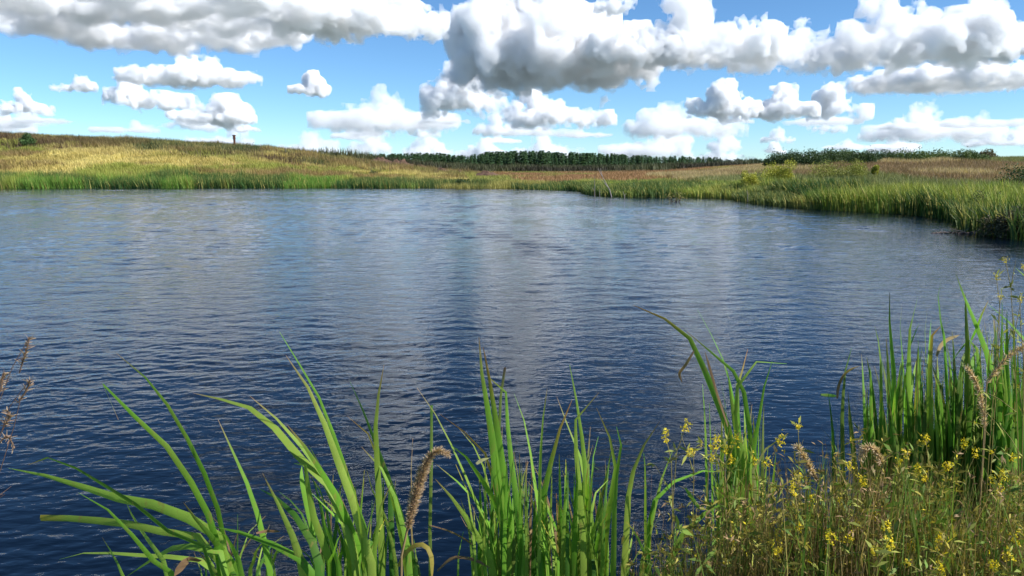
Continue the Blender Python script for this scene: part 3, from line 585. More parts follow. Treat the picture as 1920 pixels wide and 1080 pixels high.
for k in range(26):
    x0 = rr.uniform(-.8, .75); hgt = rr.uniform(.02, .22); L.append(([(x0, rr.uniform(-.2, .2), -.03), (x0 + rr.uniform(-.25, .25), rr.uniform(-.2, .2), hgt * .7), (x0 + rr.uniform(-.4, .4), rr.uniform(-.2, .2), hgt)], [.012, .008, .004]))
tubes('twig', L, o, M_TWIG, 4); tubes('branch', [([(-.9, 0, .0), (-.3, .1, .04), (.4, -.05, .02), (1.0, .1, .05)], [.02, .03, .03, .02])], o, M_BARK, 5)
# ---------------------------------------------------------------- cattails in the foreground: every leaf its own ribbon
def catmull(P, n):
    P = np.asarray(P, float); P = np.vstack([2 * P[0] - P[1], P, 2 * P[-1] - P[-2]]); seg = np.linalg.norm(np.diff(P[1:-1], axis=0), axis=1); cum = np.concatenate([[0], np.cumsum(seg)]); out = []
    for s in np.linspace(0, cum[-1], n):
        i = min(max(np.searchsorted(cum, s) - 1, 0), len(seg) - 1); t = (s - cum[i]) / max(seg[i], 1e-9); p0, p1, p2, p3 = P[i], P[i + 1], P[i + 2], P[i + 3]
        out.append(.5 * ((2 * p1) + (p2 - p0) * t + (2 * p0 - 5 * p1 + 4 * p2 - p3) * t * t + (3 * p1 - p0 - 3 * p2 + p3) * t ** 3))
    return np.array(out)
RC = 'cattails of the dense right hand clump'
KINDS_ = {'g': ((.115, .29, .022), (.22, .43, .05)), 'd': ((.05, .15, .018), (.09, .21, .03)), 'v': ((.20, .37, .04), (.31, .47, .07)), 'y': ((.28, .27, .05), (.42, .33, .07)), 'b': ((.17, .095, .05), (.30, .19, .10)), 'p': ((.26, .30, .12), (.36, .36, .16))}
leaf_rng = np.random.default_rng(404)
def leaf_mesh(P, w, kind='g', tip='b', twist=None, nseg=15, face=None, blunt=False):
    """ribbon leaf with a shallow keel; P root..tip, w full width in metres"""
    r = leaf_rng; C = catmull(P, nseg + 1); T = np.gradient(C, axis=0); T /= np.linalg.norm(T, axis=1)[:, None]
    tw0 = r.normal(0, .32) if twist is None else twist; dtw = r.normal(0, .4); V = []; COLS = []; ACR = []
    a, b = np.array(KINDS_[kind]); base = a + (b - a) * r.random(); base = base * r.uniform(.85, 1.15)
    tipc = {'b': np.array((.30, .17, .08)), 'y': np.array((.45, .36, .05)), 'n': base, 'd': np.array((.06, .04, .03)), 'r': np.array((.42, .17, .05))}[tip]; tl = r.uniform(.03, .09) if tip != 'r' else .14
    yl = np.clip(np.cumsum(r.normal(0, .12, nseg + 1)) - .05, 0, .3)
    for i in range(nseg + 1):
        u = i / nseg; f = np.array((0.15, -1, .35)) if face is None else np.asarray(face); s = np.cross(T[i], f); ln = np.linalg.norm(s); s = s / ln if ln > 1e-6 else np.array((1, 0, 0)); nrm = np.cross(s, T[i]); ang = tw0 + dtw * u
        side = s * math.cos(ang) + nrm * math.sin(ang); nn = np.cross(side, T[i])
        prof = min(1.0, .55 + u * 1.6) * (1 if u < .74 else max(0.0, 1 - ((u - .74) / .26) ** 1.7)) if not blunt else min(1.0, .55 + u * 1.6) * (1 if u < .9 else .85)
        hw = max(w / 2 * prof, .0006)
        V += [C[i] - side * hw, C[i] + nn * hw * .22, C[i] + side * hw]; k = float(np.clip((u - (1 - tl)) / tl, 0, 1)); edge = .25 * k
        pale = np.array((1.15, 1.1, 1.3)) if u < .25 else 1.0
        for e in (-1, 0, 1): COLS.append((base * pale * (1 - yl[i]) + np.array((.40, .36, .09)) * yl[i]) * (1 - k) + tipc * k); ACR.append(e)
    F = []
    for i in range(nseg):
        for k in (0, 1): F.append((3 * i + k, 3 * i + k + 1, 3 * i + k + 4, 3 * i + k + 3))
    me = fast_mesh('leaf', V, F); set_col(me, np.array(COLS)); a = me.attributes.new('across', 'FLOAT', 'POINT'); a.data.foreach_set('value', np.array(ACR, np.float32)); me.materials.append(M_LEAF); return me
def cattail(label, root, leaves, Y0, group='cattails at the near edge of the pond', dY=0.0):
    """leaves: (photo points root to tip, width px, kind, tip[, blunt]); root: (x column, Y) of the crown in the water"""
    rx = at(root, 1100, Y0); o = empty('cattail', (rx.x, Y0, -.12)); tag(o, label, 'cattail', group); r = leaf_rng
    for L in leaves:
        pts, wpx = L[0], L[1]; kind = L[2] if len(L) > 2 else 'g'; kind = 'v' if kind == 'g' and r.random() < .22 else kind; tip = L[3] if len(L) > 3 else 'b'; y0 = Y0 + r.uniform(-.1, .1); y1 = Y0 + r.uniform(-.28, .32) + dY
        n = len(pts); P = [np.array(at(x, y, y0 + (y1 - y0) * (i / max(n - 1, 1)) ** 1.5)) for i, (x, y) in enumerate(pts)]
        free = len(L) > 4 and L[4] == 'f'
        if not free:
            st = np.array((rx.x + r.uniform(-.05, .05), y0, -.1)); b = P[0]; P = [st, st * .45 + b * .55 + np.array((0, 0, -.05))] + P
        me = leaf_mesh(np.array(P) - np.array(o.location), wpx / FPX * Y0 * (.9 if group != RC else 1.2), kind, tip, nseg=18 if not free else 10, blunt=len(L) > 4 and L[4] == 'c')
        mesh_obj('leaf', me, o)
    return o
def fill(x0, x1, ytop0, ytop1, n, wpx, seed, kinds='gggdvp', lean=30, ybase=1100):
    r = np.random.default_rng(seed); out = []
    for k in range(n):
        x = r.uniform(x0, x1); yt = r.uniform(ytop0, ytop1); dx = r.normal(-4, lean); c = r.normal(0, .25)
        out.append(([(x, ybase), (x + dx * .25, ybase + (yt - ybase) * .5), (x + dx * .62, ybase + (yt - ybase) * .82), (x + dx * (1 + c), yt)], wpx * r.uniform(.6, 1.1), kinds[r.integers(len(kinds))], 'bbndy'[r.integers(5)]))
    return out
cattail('leftmost cattail with long leaves sweeping flat to the left', 430, [
 ([(415, 1080), (396, 982), (380, 947), (349, 889), (300, 822), (249, 778), (205, 735), (191, 719), (201, 745), (222, 787)], 14, 'g', 'b'),
 ([(425, 1080), (416, 987), (396, 920), (367, 853), (336, 796), (300, 738), (276, 711), (218, 662)], 12, 'g', 'b'),
 ([(430, 1060), (369, 984), (320, 956), (267, 942), (200, 929), (111, 898), (16, 878)], 25, 'g', 'n'),
 ([(400, 1070), (320, 1000), (249, 942), (191, 907), (147, 880), (91, 858), (52, 872)], 12, 'd', 'b'),
 ([(330, 1110), (307, 1075), (267, 1027), (218, 969), (187, 947), (147, 924)], 14, 'g', 'n'),
 ([(420, 1060), (302, 996), (249, 984), (200, 978), (133, 972), (76, 971)], 17, 'g', 'y', 'c'),
 ([(320, 1100), (293, 1036), (271, 1004), (249, 969), (233, 933)], 14, 'g', 'n'),
 ([(250, 1140), (227, 1071), (209, 1036), (191, 1007)], 10, 'g', 'b'),
 ([(430, 1090), (367, 1049), (320, 1044), (276, 1042), (222, 1038), (164, 1036), (111, 1049)], 16, 'g', 'n'),
 ([(420, 1060), (350, 1024), (300, 1040), (236, 1082)], 16, 'g', 'n'),
 ([(450, 1110), (429, 1053), (402, 1013), (371, 978), (344, 942)], 20, 'g', 'b'),
 ([(375, 1052), (352, 1050), (327, 1080)], 16, 'b', 'b', 'f'),
 ([(460, 1110), (440, 1040), (425, 1005), (400, 1000)], 14, 'g', 'n'), ([(445, 1110), (430, 1060), (418, 1000)], 12, 'd', 'n'), ([(420, 1110), (400, 1075), (385, 1040), (370, 1030)], 18, 'd', 'b'),
 ], 2.1)
cattail('small cattail with two broad short leaves in front of the dark water', 575, [
 ([(510, 1090), (491, 1000), (478, 947), (456, 889), (429, 831), (409, 787)], 14, 'g', 'b'),
 ([(600, 1110), (567, 1053), (540, 1033), (491, 1013), (433, 993), (398, 987)], 20, 'g', 'n'),
 ([(575, 1110), (562, 1049), (553, 1018), (536, 973), (513, 929), (492, 887)], 24, 'g', 'b'),
 ([(600, 1110), (590, 1030), (560, 975), (520, 935), (487, 917)], 20, 'd', 'n'),
 ([(520, 1110), (510, 1050), (490, 1000)], 18, 'g', 'n'), ([(480, 1000), (500, 996), (525, 997)], 7, 'b', 'b', 'f')], 2.05)
cattail('big cattail with bent arching leaves left of the brown seed head', 690, [
 ([(670, 1090), (650, 985), (620, 916), (584, 884), (549, 842), (513, 800), (473, 767), (416, 749), (362, 737)], 22, 'g', 'b'),
 ([(660, 1080), (640, 960), (611, 898), (584, 867), (549, 813), (504, 773), (469, 743)], 17, 'g', 'b'),
 ([(680, 1090), (655, 985), (620, 911), (593, 871), (567, 831), (538, 796)], 17, 'g', 'b'),
 ([(700, 1100), (684, 1022), (669, 964), (651, 911), (629, 853), (607, 791), (584, 738), (558, 698), (536, 666)], 18, 'g', 'b'),
 ([(690, 1040), (672, 960), (648, 880), (620, 800), (590, 728), (562, 684), (549, 658), (524, 622)], 9, 'g', 'n'),
 ([(630, 1110), (607, 1022), (584, 956), (576, 900), (572, 872), (560, 867), (551, 869)], 17, 'g', 'n'),
 ([(590, 1010), (578, 960), (566, 900), (566, 874)], 12, 'g', 'n', 'f'),
 ([(690, 1080), (656, 996), (616, 956), (584, 924)], 13, 'g', 'n'), ([(690, 1100), (660, 996), (633, 942), (607, 889), (580, 836)], 16, 'd', 'n'),
 ([(640, 1110), (628, 1040), (610, 985), (604, 950)], 12, 'g', 'n')] + fill(590, 710, 880, 1040, 20, 15, 811, 'gdgd'), 2.15)
cattail('slender cattail with crossing upright leaves left of the seed head', 742, [
 ([(780, 1100), (762, 1009), (751, 964), (731, 902), (709, 849), (696, 804), (678, 764), (656, 715)], 13, 'd', 'n'),
 ([(718, 1110), (716, 1044), (711, 956), (709, 889), (706, 849), (704, 804), (707, 760), (713, 720), (720, 684)], 16, 'g', 'b'),
 ([(765, 1100), (735, 930), (704, 849), (687, 809), (651, 780)], 15, 'g', 'r'), ([(770, 1100), (755, 985), (727, 898), (700, 862), (678, 838)], 14, 'g', 'b'),
 ([(745, 1110), (738, 1044), (731, 991), (713, 951), (693, 907), (687, 880)], 12, 'g', 'y'), ([(738, 1110), (736, 1071), (733, 978), (733, 911)], 16, 'd', 'n', 'c'),
 ([(690, 1110), (691, 1036), (696, 987), (698, 933)], 8, 'd', 'n'), ([(747, 1062), (758, 1040), (780, 1022), (798, 1024), (809, 1044), (810, 1090)], 10, 'y', 'b', 'f')], 2.2)
cattail('single thin upright cattail shoot right of the seed head', 808, [
 ([(807, 1090), (806, 1000), (808, 911), (809, 822), (809, 760)], 8, 'd', 'n', 'c'), ([(772, 1000), (772, 924), (771, 876), (774, 822)], 4.5, 'b', 'b'), ([(858, 1100), (860, 1036), (869, 996)], 9, 'g', 'n'),
 ([(820, 1070), (850, 1046), (890, 1050), (920, 1066)], 7, 'b', 'b', 'f'), ([(805, 985), (840, 995), (870, 1010), (893, 1028)], 4, 'b', 'b', 'f'), ([(790, 1110), (782, 1060), (776, 1010)], 12, 'd', 'n')], 2.25)
cattail('tall central cattail with the pair of highest straight leaves', 952, [
 ([(930, 1100), (896, 1009), (873, 969), (847, 933), (816, 898)], 17, 'g', 'b'), ([(940, 1080), (905, 960), (873, 920), (847, 893), (816, 869)], 12, 'g', 'b'),
 ([(930, 1060), (900, 960), (873, 893), (851, 844), (833, 809), (816, 776), (802, 756), (782, 727)], 7, 'g', 'b'), ([(950, 1080), (927, 911), (909, 849), (882, 822), (856, 796), (824, 776)], 9, 'y', 'r'),
 ([(960, 1100), (953, 1022), (936, 956), (909, 911), (887, 871), (860, 844), (845, 834)], 17, 'g', 'n'),
 ([(955, 1090), (933, 907), (927, 858), (920, 800), (911, 747), (902, 689), (898, 631)], 19, 'g', 'b'), ([(965, 1090), (942, 876), (933, 813), (924, 751), (916, 702), (906, 651)], 18, 'g', 'r'),
 ([(980, 1090), (964, 902), (956, 849), (952, 800), (951, 751), (942, 722), (916, 707)], 14, 'g', 'y'), ([(950, 1000), (938, 860), (936, 787), (940, 733), (947, 689)], 7, 'd', 'd', 'c'),
 ([(975, 1100), (969, 1075), (944, 1000), (922, 942)], 17, 'g', 'n'), ([(972, 1090), (973, 1000), (973, 938)], 12, 'g', 'n'), ([(893, 870), (905, 862), (921, 857)], 11, 'p', 'n', 'f'),
 ([(930, 1060), (918, 960), (908, 915)], 6, 'y', 'b')] + fill(890, 990, 820, 1000, 32, 12, 821, 'ggdg', 22), 2.25)
cattail('cattail with one long leaning leaf right of the tall central pair', 1016, [
 ([(1030, 1100), (1022, 1027), (1011, 956), (1002, 902), (996, 858), (989, 813), (978, 773), (964, 738)], 18, 'g', 'n'), ([(1010, 1090), (1012, 920), (1013, 867), (1016, 813), (1020, 769), (1026, 729)], 8, 'g', 'b'),
 ([(1010, 1090), (1020, 929), (1031, 876), (1044, 822), (1060, 778), (1073, 749)], 17, 'g', 'r'), ([(1090, 1110), (1078, 1075), (1056, 1022), (1038, 978), (1016, 938), (989, 902)], 17, 'g', 'b'),
 ([(1035, 1100), (1029, 1062), (1016, 991), (1007, 938)], 14, 'g', 'n'), ([(984, 1009), (1002, 991), (1029, 973)], 7, 'b', 'b', 'f')] + fill(985, 1050, 900, 1020, 14, 12, 831, 'ggd', 18), 2.2)
cattail('dense cattail clump with hooked leaf tips right of centre', 1098, [
 ([(1100, 1090), (1100, 950), (1096, 853), (1089, 809), (1082, 760), (1076, 716), (1068, 684)], 13, 'g', 'n'), ([(1110, 1090), (1100, 930), (1087, 853), (1073, 818), (1056, 778), (1044, 744)], 14, 'g', 'b'),
 ([(1095, 1090), (1085, 900), (1078, 827), (1077, 800), (1084, 773), (1100, 753), (1123, 736)], 15, 'g', 'b'), ([(1085, 1090), (1096, 911), (1102, 867), (1104, 831), (1107, 800)], 13, 'd', 'b'),
 ([(1100, 1080), (1109, 902), (1113, 853), (1122, 818)], 8, 'g', 'n'), ([(1105, 1080), (1103, 900), (1106, 862), (1116, 857), (1122, 880)], 10, 'g', 'n'),
 ([(1078, 1090), (1078, 978), (1082, 911), (1080, 867)], 13, 'g', 'n'), ([(1056, 1090), (1056, 1022), (1058, 964), (1062, 911), (1062, 867)], 12, 'g', 'n'), ([(1100, 1060), (1118, 920), (1140, 900)], 10, 'g', 'n'), ([(1100, 1080), (1116, 985), (1136, 951)], 14, 'g', 'n'),
 ([(1048, 1090), (1045, 980), (1043, 925)], 6, 'y', 'r')] + fill(1045, 1140, 830, 1000, 34, 13, 841, 'ggdg', 14), 2.2)
cattail('broad leaved cattail at the right side of the hooked clump', 1142, [
 ([(1131, 1090), (1131, 1062), (1136, 1000), (1144, 942), (1153, 889), (1156, 849), (1144, 822), (1131, 791), (1118, 764)], 18, 'g', 'b'), ([(1150, 1090), (1153, 930), (1162, 849), (1169, 818), (1166, 806), (1156, 800)], 12, 'g', 'n'),
 ([(1127, 1110), (1127, 1075), (1122, 1027), (1116, 978)], 16, 'd', 'n'), ([(1146, 1100), (1149, 1000), (1151, 947)], 12, 'g', 'n')], 2.15)
cattail('cattail with two bowed leaves standing apart left of the yellow flowers', 1192, [
 ([(1170, 1110), (1172, 1040), (1176, 975), (1179, 920), (1190, 875), (1210, 830), (1237, 790)], 18, 'g', 'b'), ([(1200, 1110), (1210, 1040), (1222, 980), (1232, 930), (1245, 885), (1261, 845)], 15, 'g', 'n'),
 ([(1210, 1100), (1210, 990), (1210, 890), (1207, 850)], 7, 'g', 'n'), ([(1218, 1100), (1220, 940), (1222, 890)], 7, 'y', 'r')], 2.15)
cattail('short cattail with one wide leaf bowed right in front of the tall clump', 1252, [
 ([(1245, 1110), (1255, 1055), (1275, 1010), (1300, 980), (1340, 950), (1377, 934)], 22, 'g', 'n'), ([(1215, 1040), (1228, 935), (1245, 912), (1285, 895), (1330, 880), (1355, 885)], 11, 'g', 'n'), ([(1285, 915), (1300, 938), (1315, 957)], 8, 'g', 'n', 'f')] + fill(1165, 1300, 960, 1050, 12, 10, 851), 2.1)
cattail('tall cattail with a kinked leaf pointing left above the water', 1385, [
 ([(1390, 1090), (1380, 880), (1365, 805), (1340, 740), (1315, 680), (1293, 634), (1281, 618), (1235, 592), (1187, 572)], 15, 'g', 'r'),
 ([(1420, 1090), (1405, 800), (1382, 707), (1335, 662), (1288, 622)], 11, 'g', 'b'), ([(1400, 1060), (1385, 800), (1357, 680), (1345, 650), (1327, 615), (1307, 579)], 9, 'g', 'n'),
 ([(1302, 657), (1285, 685), (1274, 700), (1279, 717)], 6, 'b', 'b', 'f'), ([(1365, 800), (1345, 740), (1335, 705), (1322, 660)], 6, 'b', 'b', 'f'),
 ([(1395, 1000), (1382, 760), (1386, 710), (1392, 695), (1402, 655)], 11, 'g', 'r'), ([(1395, 1060), (1379, 790), (1380, 740), (1392, 702), (1415, 680), (1445, 672), (1475, 682)], 11, 'g', 'n'),
 ([(1405, 1060), (1410, 860), (1420, 810), (1427, 760), (1435, 715), (1448, 677)], 12, 'g', 'n'), ([(1400, 1080), (1390, 860), (1380, 810), (1372, 755), (1364, 695)], 16, 'g', 'n'), ([(1400, 1090), (1410, 830), (1405, 780), (1392, 727)], 15, 'g', 'b'),
 ([(1380, 1080), (1365, 810), (1360, 760), (1352, 712)], 8, 'd', 'n'), ([(1395, 1090), (1397, 820), (1395, 765)], 14, 'g', 'n')] + fill(1350, 1430, 720, 920, 36, 12, 861, 'gggd', 14), 2.6)
cattail('pair of thin straight cattail shoots left of the kinked leaf clump', 1330, [
 ([(1330, 1090), (1327, 965), (1324, 865), (1322, 790), (1317, 720)], 8, 'g', 'n'), ([(1340, 1090), (1337, 990), (1335, 890), (1332, 820), (1330, 755)], 7, 'g', 'n'), ([(1350, 1090), (1345, 900), (1340, 800)], 7, 'd', 'n')], 2.6)
cattail('cattail with a pale dry leaf pointing right beside the yellow flowers', 1425, [
 ([(1420, 1000), (1412, 880), (1422, 850), (1450, 835), (1478, 812)], 12, 'p', 'y'), ([(1400, 1040), (1392, 960), (1412, 940), (1440, 980), (1456, 1005)], 13, 'd', 'n'), ([(1440, 1000), (1450, 900), (1455, 850)], 12, 'g', 'n'),
 ([(1450, 985), (1470, 958), (1500, 950), (1522, 968)], 10, 'y', 'r', 'f')] + fill(1420, 1470, 860, 960, 6, 11, 871, 'ggd'), 2.5)
RC = 'cattails of the dense right hand clump'
cattail('two thin cattail shoots at the left end of the right hand clump', 1572, [
 ([(1565, 1000), (1561, 800), (1557, 770), (1553, 736)], 7, 'd', 'n'), ([(1580, 1000), (1579, 776), (1582, 732), (1584, 702), (1590, 673), (1597, 652)], 8, 'd', 'n'), ([(1570, 747), (1572, 726), (1581, 705), (1596, 692), (1612, 686)], 6, 'b', 'b', 'f'), ([(1538, 740), (1552, 741), (1570, 743)], 5, 'd', 'n', 'f')], 3.0, RC)
cattail('cattail with the single leftmost tall leaf of the right hand clump', 1660, [
 ([(1655, 1000), (1652, 732), (1652, 693), (1650, 664), (1646, 634), (1639, 607)], 10, 'g', 'd'), ([(1680, 1000), (1676, 732), (1675, 687), (1671, 646), (1668, 610), (1669, 578), (1668, 548)], 8, 'g', 'd'), ([(1635, 1000), (1633, 732), (1631, 687)], 9, 'g', 'n'), ([(1660, 1000), (1664, 800), (1662, 720)], 9, 'g', 'n')] + fill(1630, 1690, 720, 800, 16, 10, 881, 'gdd', 10, 1000), 3.0, RC)
cattail('cattail with three spear tips side by side in the right hand clump', 1702, [
 ([(1700, 1000), (1696, 754), (1695, 707), (1692, 665), (1687, 630), (1689, 600), (1691, 567)], 8, 'g', 'b'), ([(1705, 1000), (1704, 653), (1708, 618), (1713, 588), (1721, 556)], 9, 'g', 'n'), ([(1702, 1000), (1702, 720), (1704, 659), (1713, 627), (1723, 606)], 8, 'g', 'n'),
 ([(1718, 1000), (1718, 730), (1718, 692), (1721, 653)], 8, 'y', 'd')] + fill(1690, 1730, 680, 800, 24, 10, 882, 'gdd', 12, 1000), 3.0, RC)
cattail('cattail with a dry folded tip in the middle of the right hand clump', 1745, [
 ([(1738, 1000), (1737, 736), (1736, 677), (1734, 641), (1735, 606), (1739, 575)], 9, 'g', 'b'), ([(1741, 1000), (1741, 707), (1742, 665), (1744, 624), (1746, 599)], 9, 'g', 'n'), ([(1745, 1000), (1744, 665), (1754, 636), (1763, 612)], 10, 'g', 'r'),
 ([(1780, 1000), (1773, 671), (1767, 630), (1763, 594), (1759, 558), (1758, 526), (1767, 514)], 11, 'g', 'd'), ([(1756, 668), (1763, 650), (1776, 637), (1799, 628)], 6, 'b', 'b', 'f'), ([(1775, 1000), (1767, 754), (1758, 715), (1745, 677)], 9, 'd', 'n')] + fill(1735, 1790, 670, 800, 32, 10, 883, 'gdd', 14, 1000), 3.0, RC)
cattail('tallest cattail of the right hand clump, its leaf slanting down right', 1825, [
 ([(1880, 1000), (1868, 760), (1853, 674), (1844, 644), (1830, 609), (1815, 573), (1800, 538), (1790, 508)], 14, 'g', 'd'), ([(1820, 1000), (1813, 618), (1810, 588), (1810, 550)], 10, 'd', 'n'), ([(1800, 1000), (1815, 680), (1830, 621), (1839, 594), (1853, 564)], 10, 'g', 'b'),
 ([(1840, 1000), (1836, 700), (1828, 648), (1820, 634), (1800, 656), (1782, 680)], 10, 'g', 'n'), ([(1810, 1000), (1796, 716), (1788, 698), (1772, 680)], 9, 'd', 'n'), ([(1795, 1000), (1800, 710), (1808, 670), (1818, 638)], 9, 'd', 'n'), ([(1815, 1000), (1821, 700), (1836, 655)], 8, 'g', 'n')] + fill(1785, 1860, 650, 800, 46, 11, 884, 'gdd', 16, 1000), 3.0, RC)
cattail('cattail at the right edge with a wide leaf crossing from the right', 1895, [
 ([(1975, 900), (1950, 740), (1920, 630), (1901, 612), (1877, 591), (1849, 567)], 17, 'g', 'n'), ([(1990, 760), (1965, 600), (1935, 530), (1904, 502)], 15, 'g', 'n'), ([(1870, 1000), (1876, 721), (1877, 665), (1879, 606), (1879, 564)], 9, 'g', 'n'), ([(1888, 1000), (1887, 707), (1888, 647), (1888, 582)], 10, 'g', 'n'), ([(1868, 1000), (1868, 700), (1867, 630), (1864, 597)], 9, 'd', 'b')] + fill(1850, 1930, 640, 780, 46, 11, 885, 'gdd', 20, 1000), 2.9, RC)
for k, (rx, a, b, t0, t1, Yk) in enumerate([(1605, 1575, 1650, 720, 830, 3.1), (1650, 1620, 1690, 660, 800, 3.25), (1700, 1670, 1735, 620, 760, 3.3), (1750, 1720, 1790, 610, 760, 3.25), (1800, 1770, 1835, 600, 740, 3.3), (1845, 1815, 1880, 590, 730, 3.2), (1885, 1860, 1915, 570, 720, 3.25), (1925, 1890, 1950, 560, 720, 3.15)]):
    cattail('upright cattail packed in the back of the dense right hand clump', rx, fill(a, b, t0, t1, 15, 11, 960 + k, 'ggdd', 18, 1000), Yk, 'cattails packed in the back of the right hand clump')
for k, (rx, a, b, t0, t1, lab) in enumerate([(655, 600, 720, 880, 1010, 'cattail of thin leaves behind the arching leaves left of the seed head'), (930, 880, 1000, 800, 960, 'cattail of thin leaves behind the tall central pair'), (1075, 1030, 1150, 830, 960, 'cattail of thin leaves behind the hooked clump'), (1390, 1340, 1440, 790, 930, 'cattail of thin leaves behind the kinked leaf clump'), (455, 380, 520, 960, 1050, 'cattail of thin leaves behind the leftmost sweeping leaves')]):
    cattail(lab, rx, fill(a, b, t0, t1, 22, 8, 980 + k, 'ggdvb', 30), 2.45)
# seed head
def fluffy(name, P, rads, col1, col2, n, seed, parent, flen=.012, mat=None):
    r = np.random.default_rng(seed); C = catmull(P, 24); R_ = np.interp(np.linspace(0, 1, 24), np.linspace(0, 1, len(rads)), rads)
    V, F = tube(C, R_ * .8, 8); nv = len(V); F = [tuple(f) for f in F]
    k = r.random(n) * 22.9; i = k.astype(int); f = (k - i)[:, None]; c = C[i] * (1 - f) + C[i + 1] * f; rr = R_[i]; d = r.normal(0, 1, (n, 3)); d /= np.linalg.norm(d, axis=1)[:, None]; tng = C[np.minimum(i + 1, 23)] - C[i]; tng /= np.linalg.norm(tng, axis=1)[:, None]
    d = d - tng * (d * tng).sum(1)[:, None] * .7 + tng * .5; d /= np.linalg.norm(d, axis=1)[:, None]; s = np.cross(d, r.normal(0, 1, (n, 3))); s /= np.linalg.norm(s, axis=1)[:, None]; ln = flen * (.4 + r.random(n))[:, None]
    root = c + d * rr[:, None] * .6; a0 = root - s * flen * .12; a1 = root + s * flen * .12; tip = root + d * (ln + rr[:, None] * .4); b = np.arange(n)[:, None] * 4 + nv
    VV = np.concatenate([V, np.stack([a0, a1, tip + s * flen * .05, tip - s * flen * .05], 1).reshape(-1, 3)]); FF = np.concatenate([np.array(F), b + [0, 1, 2, 3]])
    cc = np.concatenate([np.tile(np.array(col1), (nv, 1)), np.repeat(mixc(col1, col2, r.random(n)), 4, 0)]); me = fast_mesh(name, VV, FF, smooth=False); set_col(me, cc); return mesh_obj(name, me, parent, mat or M_GRASS)
Ys = 2.0; base = at(752, 1075, Ys); o = empty('cattail', (base.x, Ys, -.12)); tag(o, 'cattail stalk carrying a fraying light brown seed head with curled tip', 'cattail', 'cattails at the near edge of the pond')
rel = lambda x, y, Y: np.array(at(x, y, Y)) - np.array(o.location)
stalk = tubes('stalk', [(catmull([(0, 0, 0), rel(750, 1085, Ys) * np.array((1, 1, .6)), rel(752, 1075, Ys), rel(758, 1040, Ys), rel(764, 991, Ys)], 14), np.linspace(.006, .0035, 14))], o, M_GRASS, 6, (.36, .26, .12))
fluffy('seed_head', [rel(764, 992, Ys), rel(769, 970, Ys), rel(778, 933, Ys), rel(791, 889, Ys), rel(805, 858, Ys), rel(822, 845, Ys), rel(842, 852, Ys)], [.004, .009, .013, .011, .008, .004, .0015], (.34, .22, .12), (.62, .48, .33), 2600, 71, stalk, .010)
# ---------------------------------------------------------------- weeds on the near bank
M_PETAL = leafy_mat('petals', 0.35, 0.5, 0.2, 0.1, scale=30)
def bank_root(x, Y):
    X = at(x, 1080, Y).x; return np.array((X, Y, float(ground_z(np.array([X]), np.array([Y]))[0]) - .03))
def flower_cluster(C, size, seed, parent):
    """raceme of small yellow florets round C"""
    r = np.random.default_rng(seed); n = 22; d = r.normal(0, 1, (n, 3)) * np.array((.55, .45, .9)); P = C + d * size * .55; V = []; F = []; cols = []
    for p in P:
        ax = r.normal(0, 1, 3); ax /= np.linalg.norm(ax); u = np.cross(ax, (0.2, .5, 1)); u /= np.linalg.norm(u); v = np.cross(ax, u); s = size * r.uniform(.16, .3); c = np.array((.80, .62, .02)) * r.uniform(.75, 1.15); c[2] = .03
        for k in range(3):
            a = k * 2.1 + r.uniform(0, 1); e = math.cos(a) * u + math.sin(a) * v; f = -math.sin(a) * u + math.cos(a) * v; b = len(V); V += [p, p + e * s * .6 + f * s * .4 + ax * s * .2, p + e * s + ax * s * .35, p + e * s * .6 - f * s * .4 + ax * s * .2]; F.append((b, b + 1, b + 2, b + 3)); cols += [c] * 4
    me = fast_mesh('flower_cluster', V, F, smooth=False); set_col(me, np.array(cols)); return mesh_obj('flower_cluster', me, parent, M_PETAL)
def small_leaves(name, P, T, n, size, cols, seed, parent):
    """n narrow leaflets along the polyline samples P with directions T"""
    r = np.random.default_rng(seed); i = r.integers(0, len(P), n); p = P[i] + r.normal(0, .002, (n, 3)); d = r.normal(0, 1, (n, 3)) + T[i] * .7 + np.array((0, 0, .3)); d /= np.linalg.norm(d, axis=1)[:, None]; s = np.cross(d, r.normal(0, 1, (n, 3))); s /= np.linalg.norm(s, axis=1)[:, None]; ln = (size * (.4 + r.random(n)))[:, None]
    dr = np.array((0, 0, -1.0)) * ln * .15; V = np.stack([p, p + d * ln * .5 + s * ln * .11, p + d * ln + dr, p + d * ln * .5 - s * ln * .11], 1).reshape(-1, 3); me = fast_mesh(name, V, np.arange(4 * n).reshape(n, 4), smooth=False)
    set_col(me, np.repeat(mixc(cols[0], cols[1], r.random(n)) * (.7 + .6 * r.random(n))[:, None], 4, 0)); return mesh_obj(name, me, parent, M_CROWN)
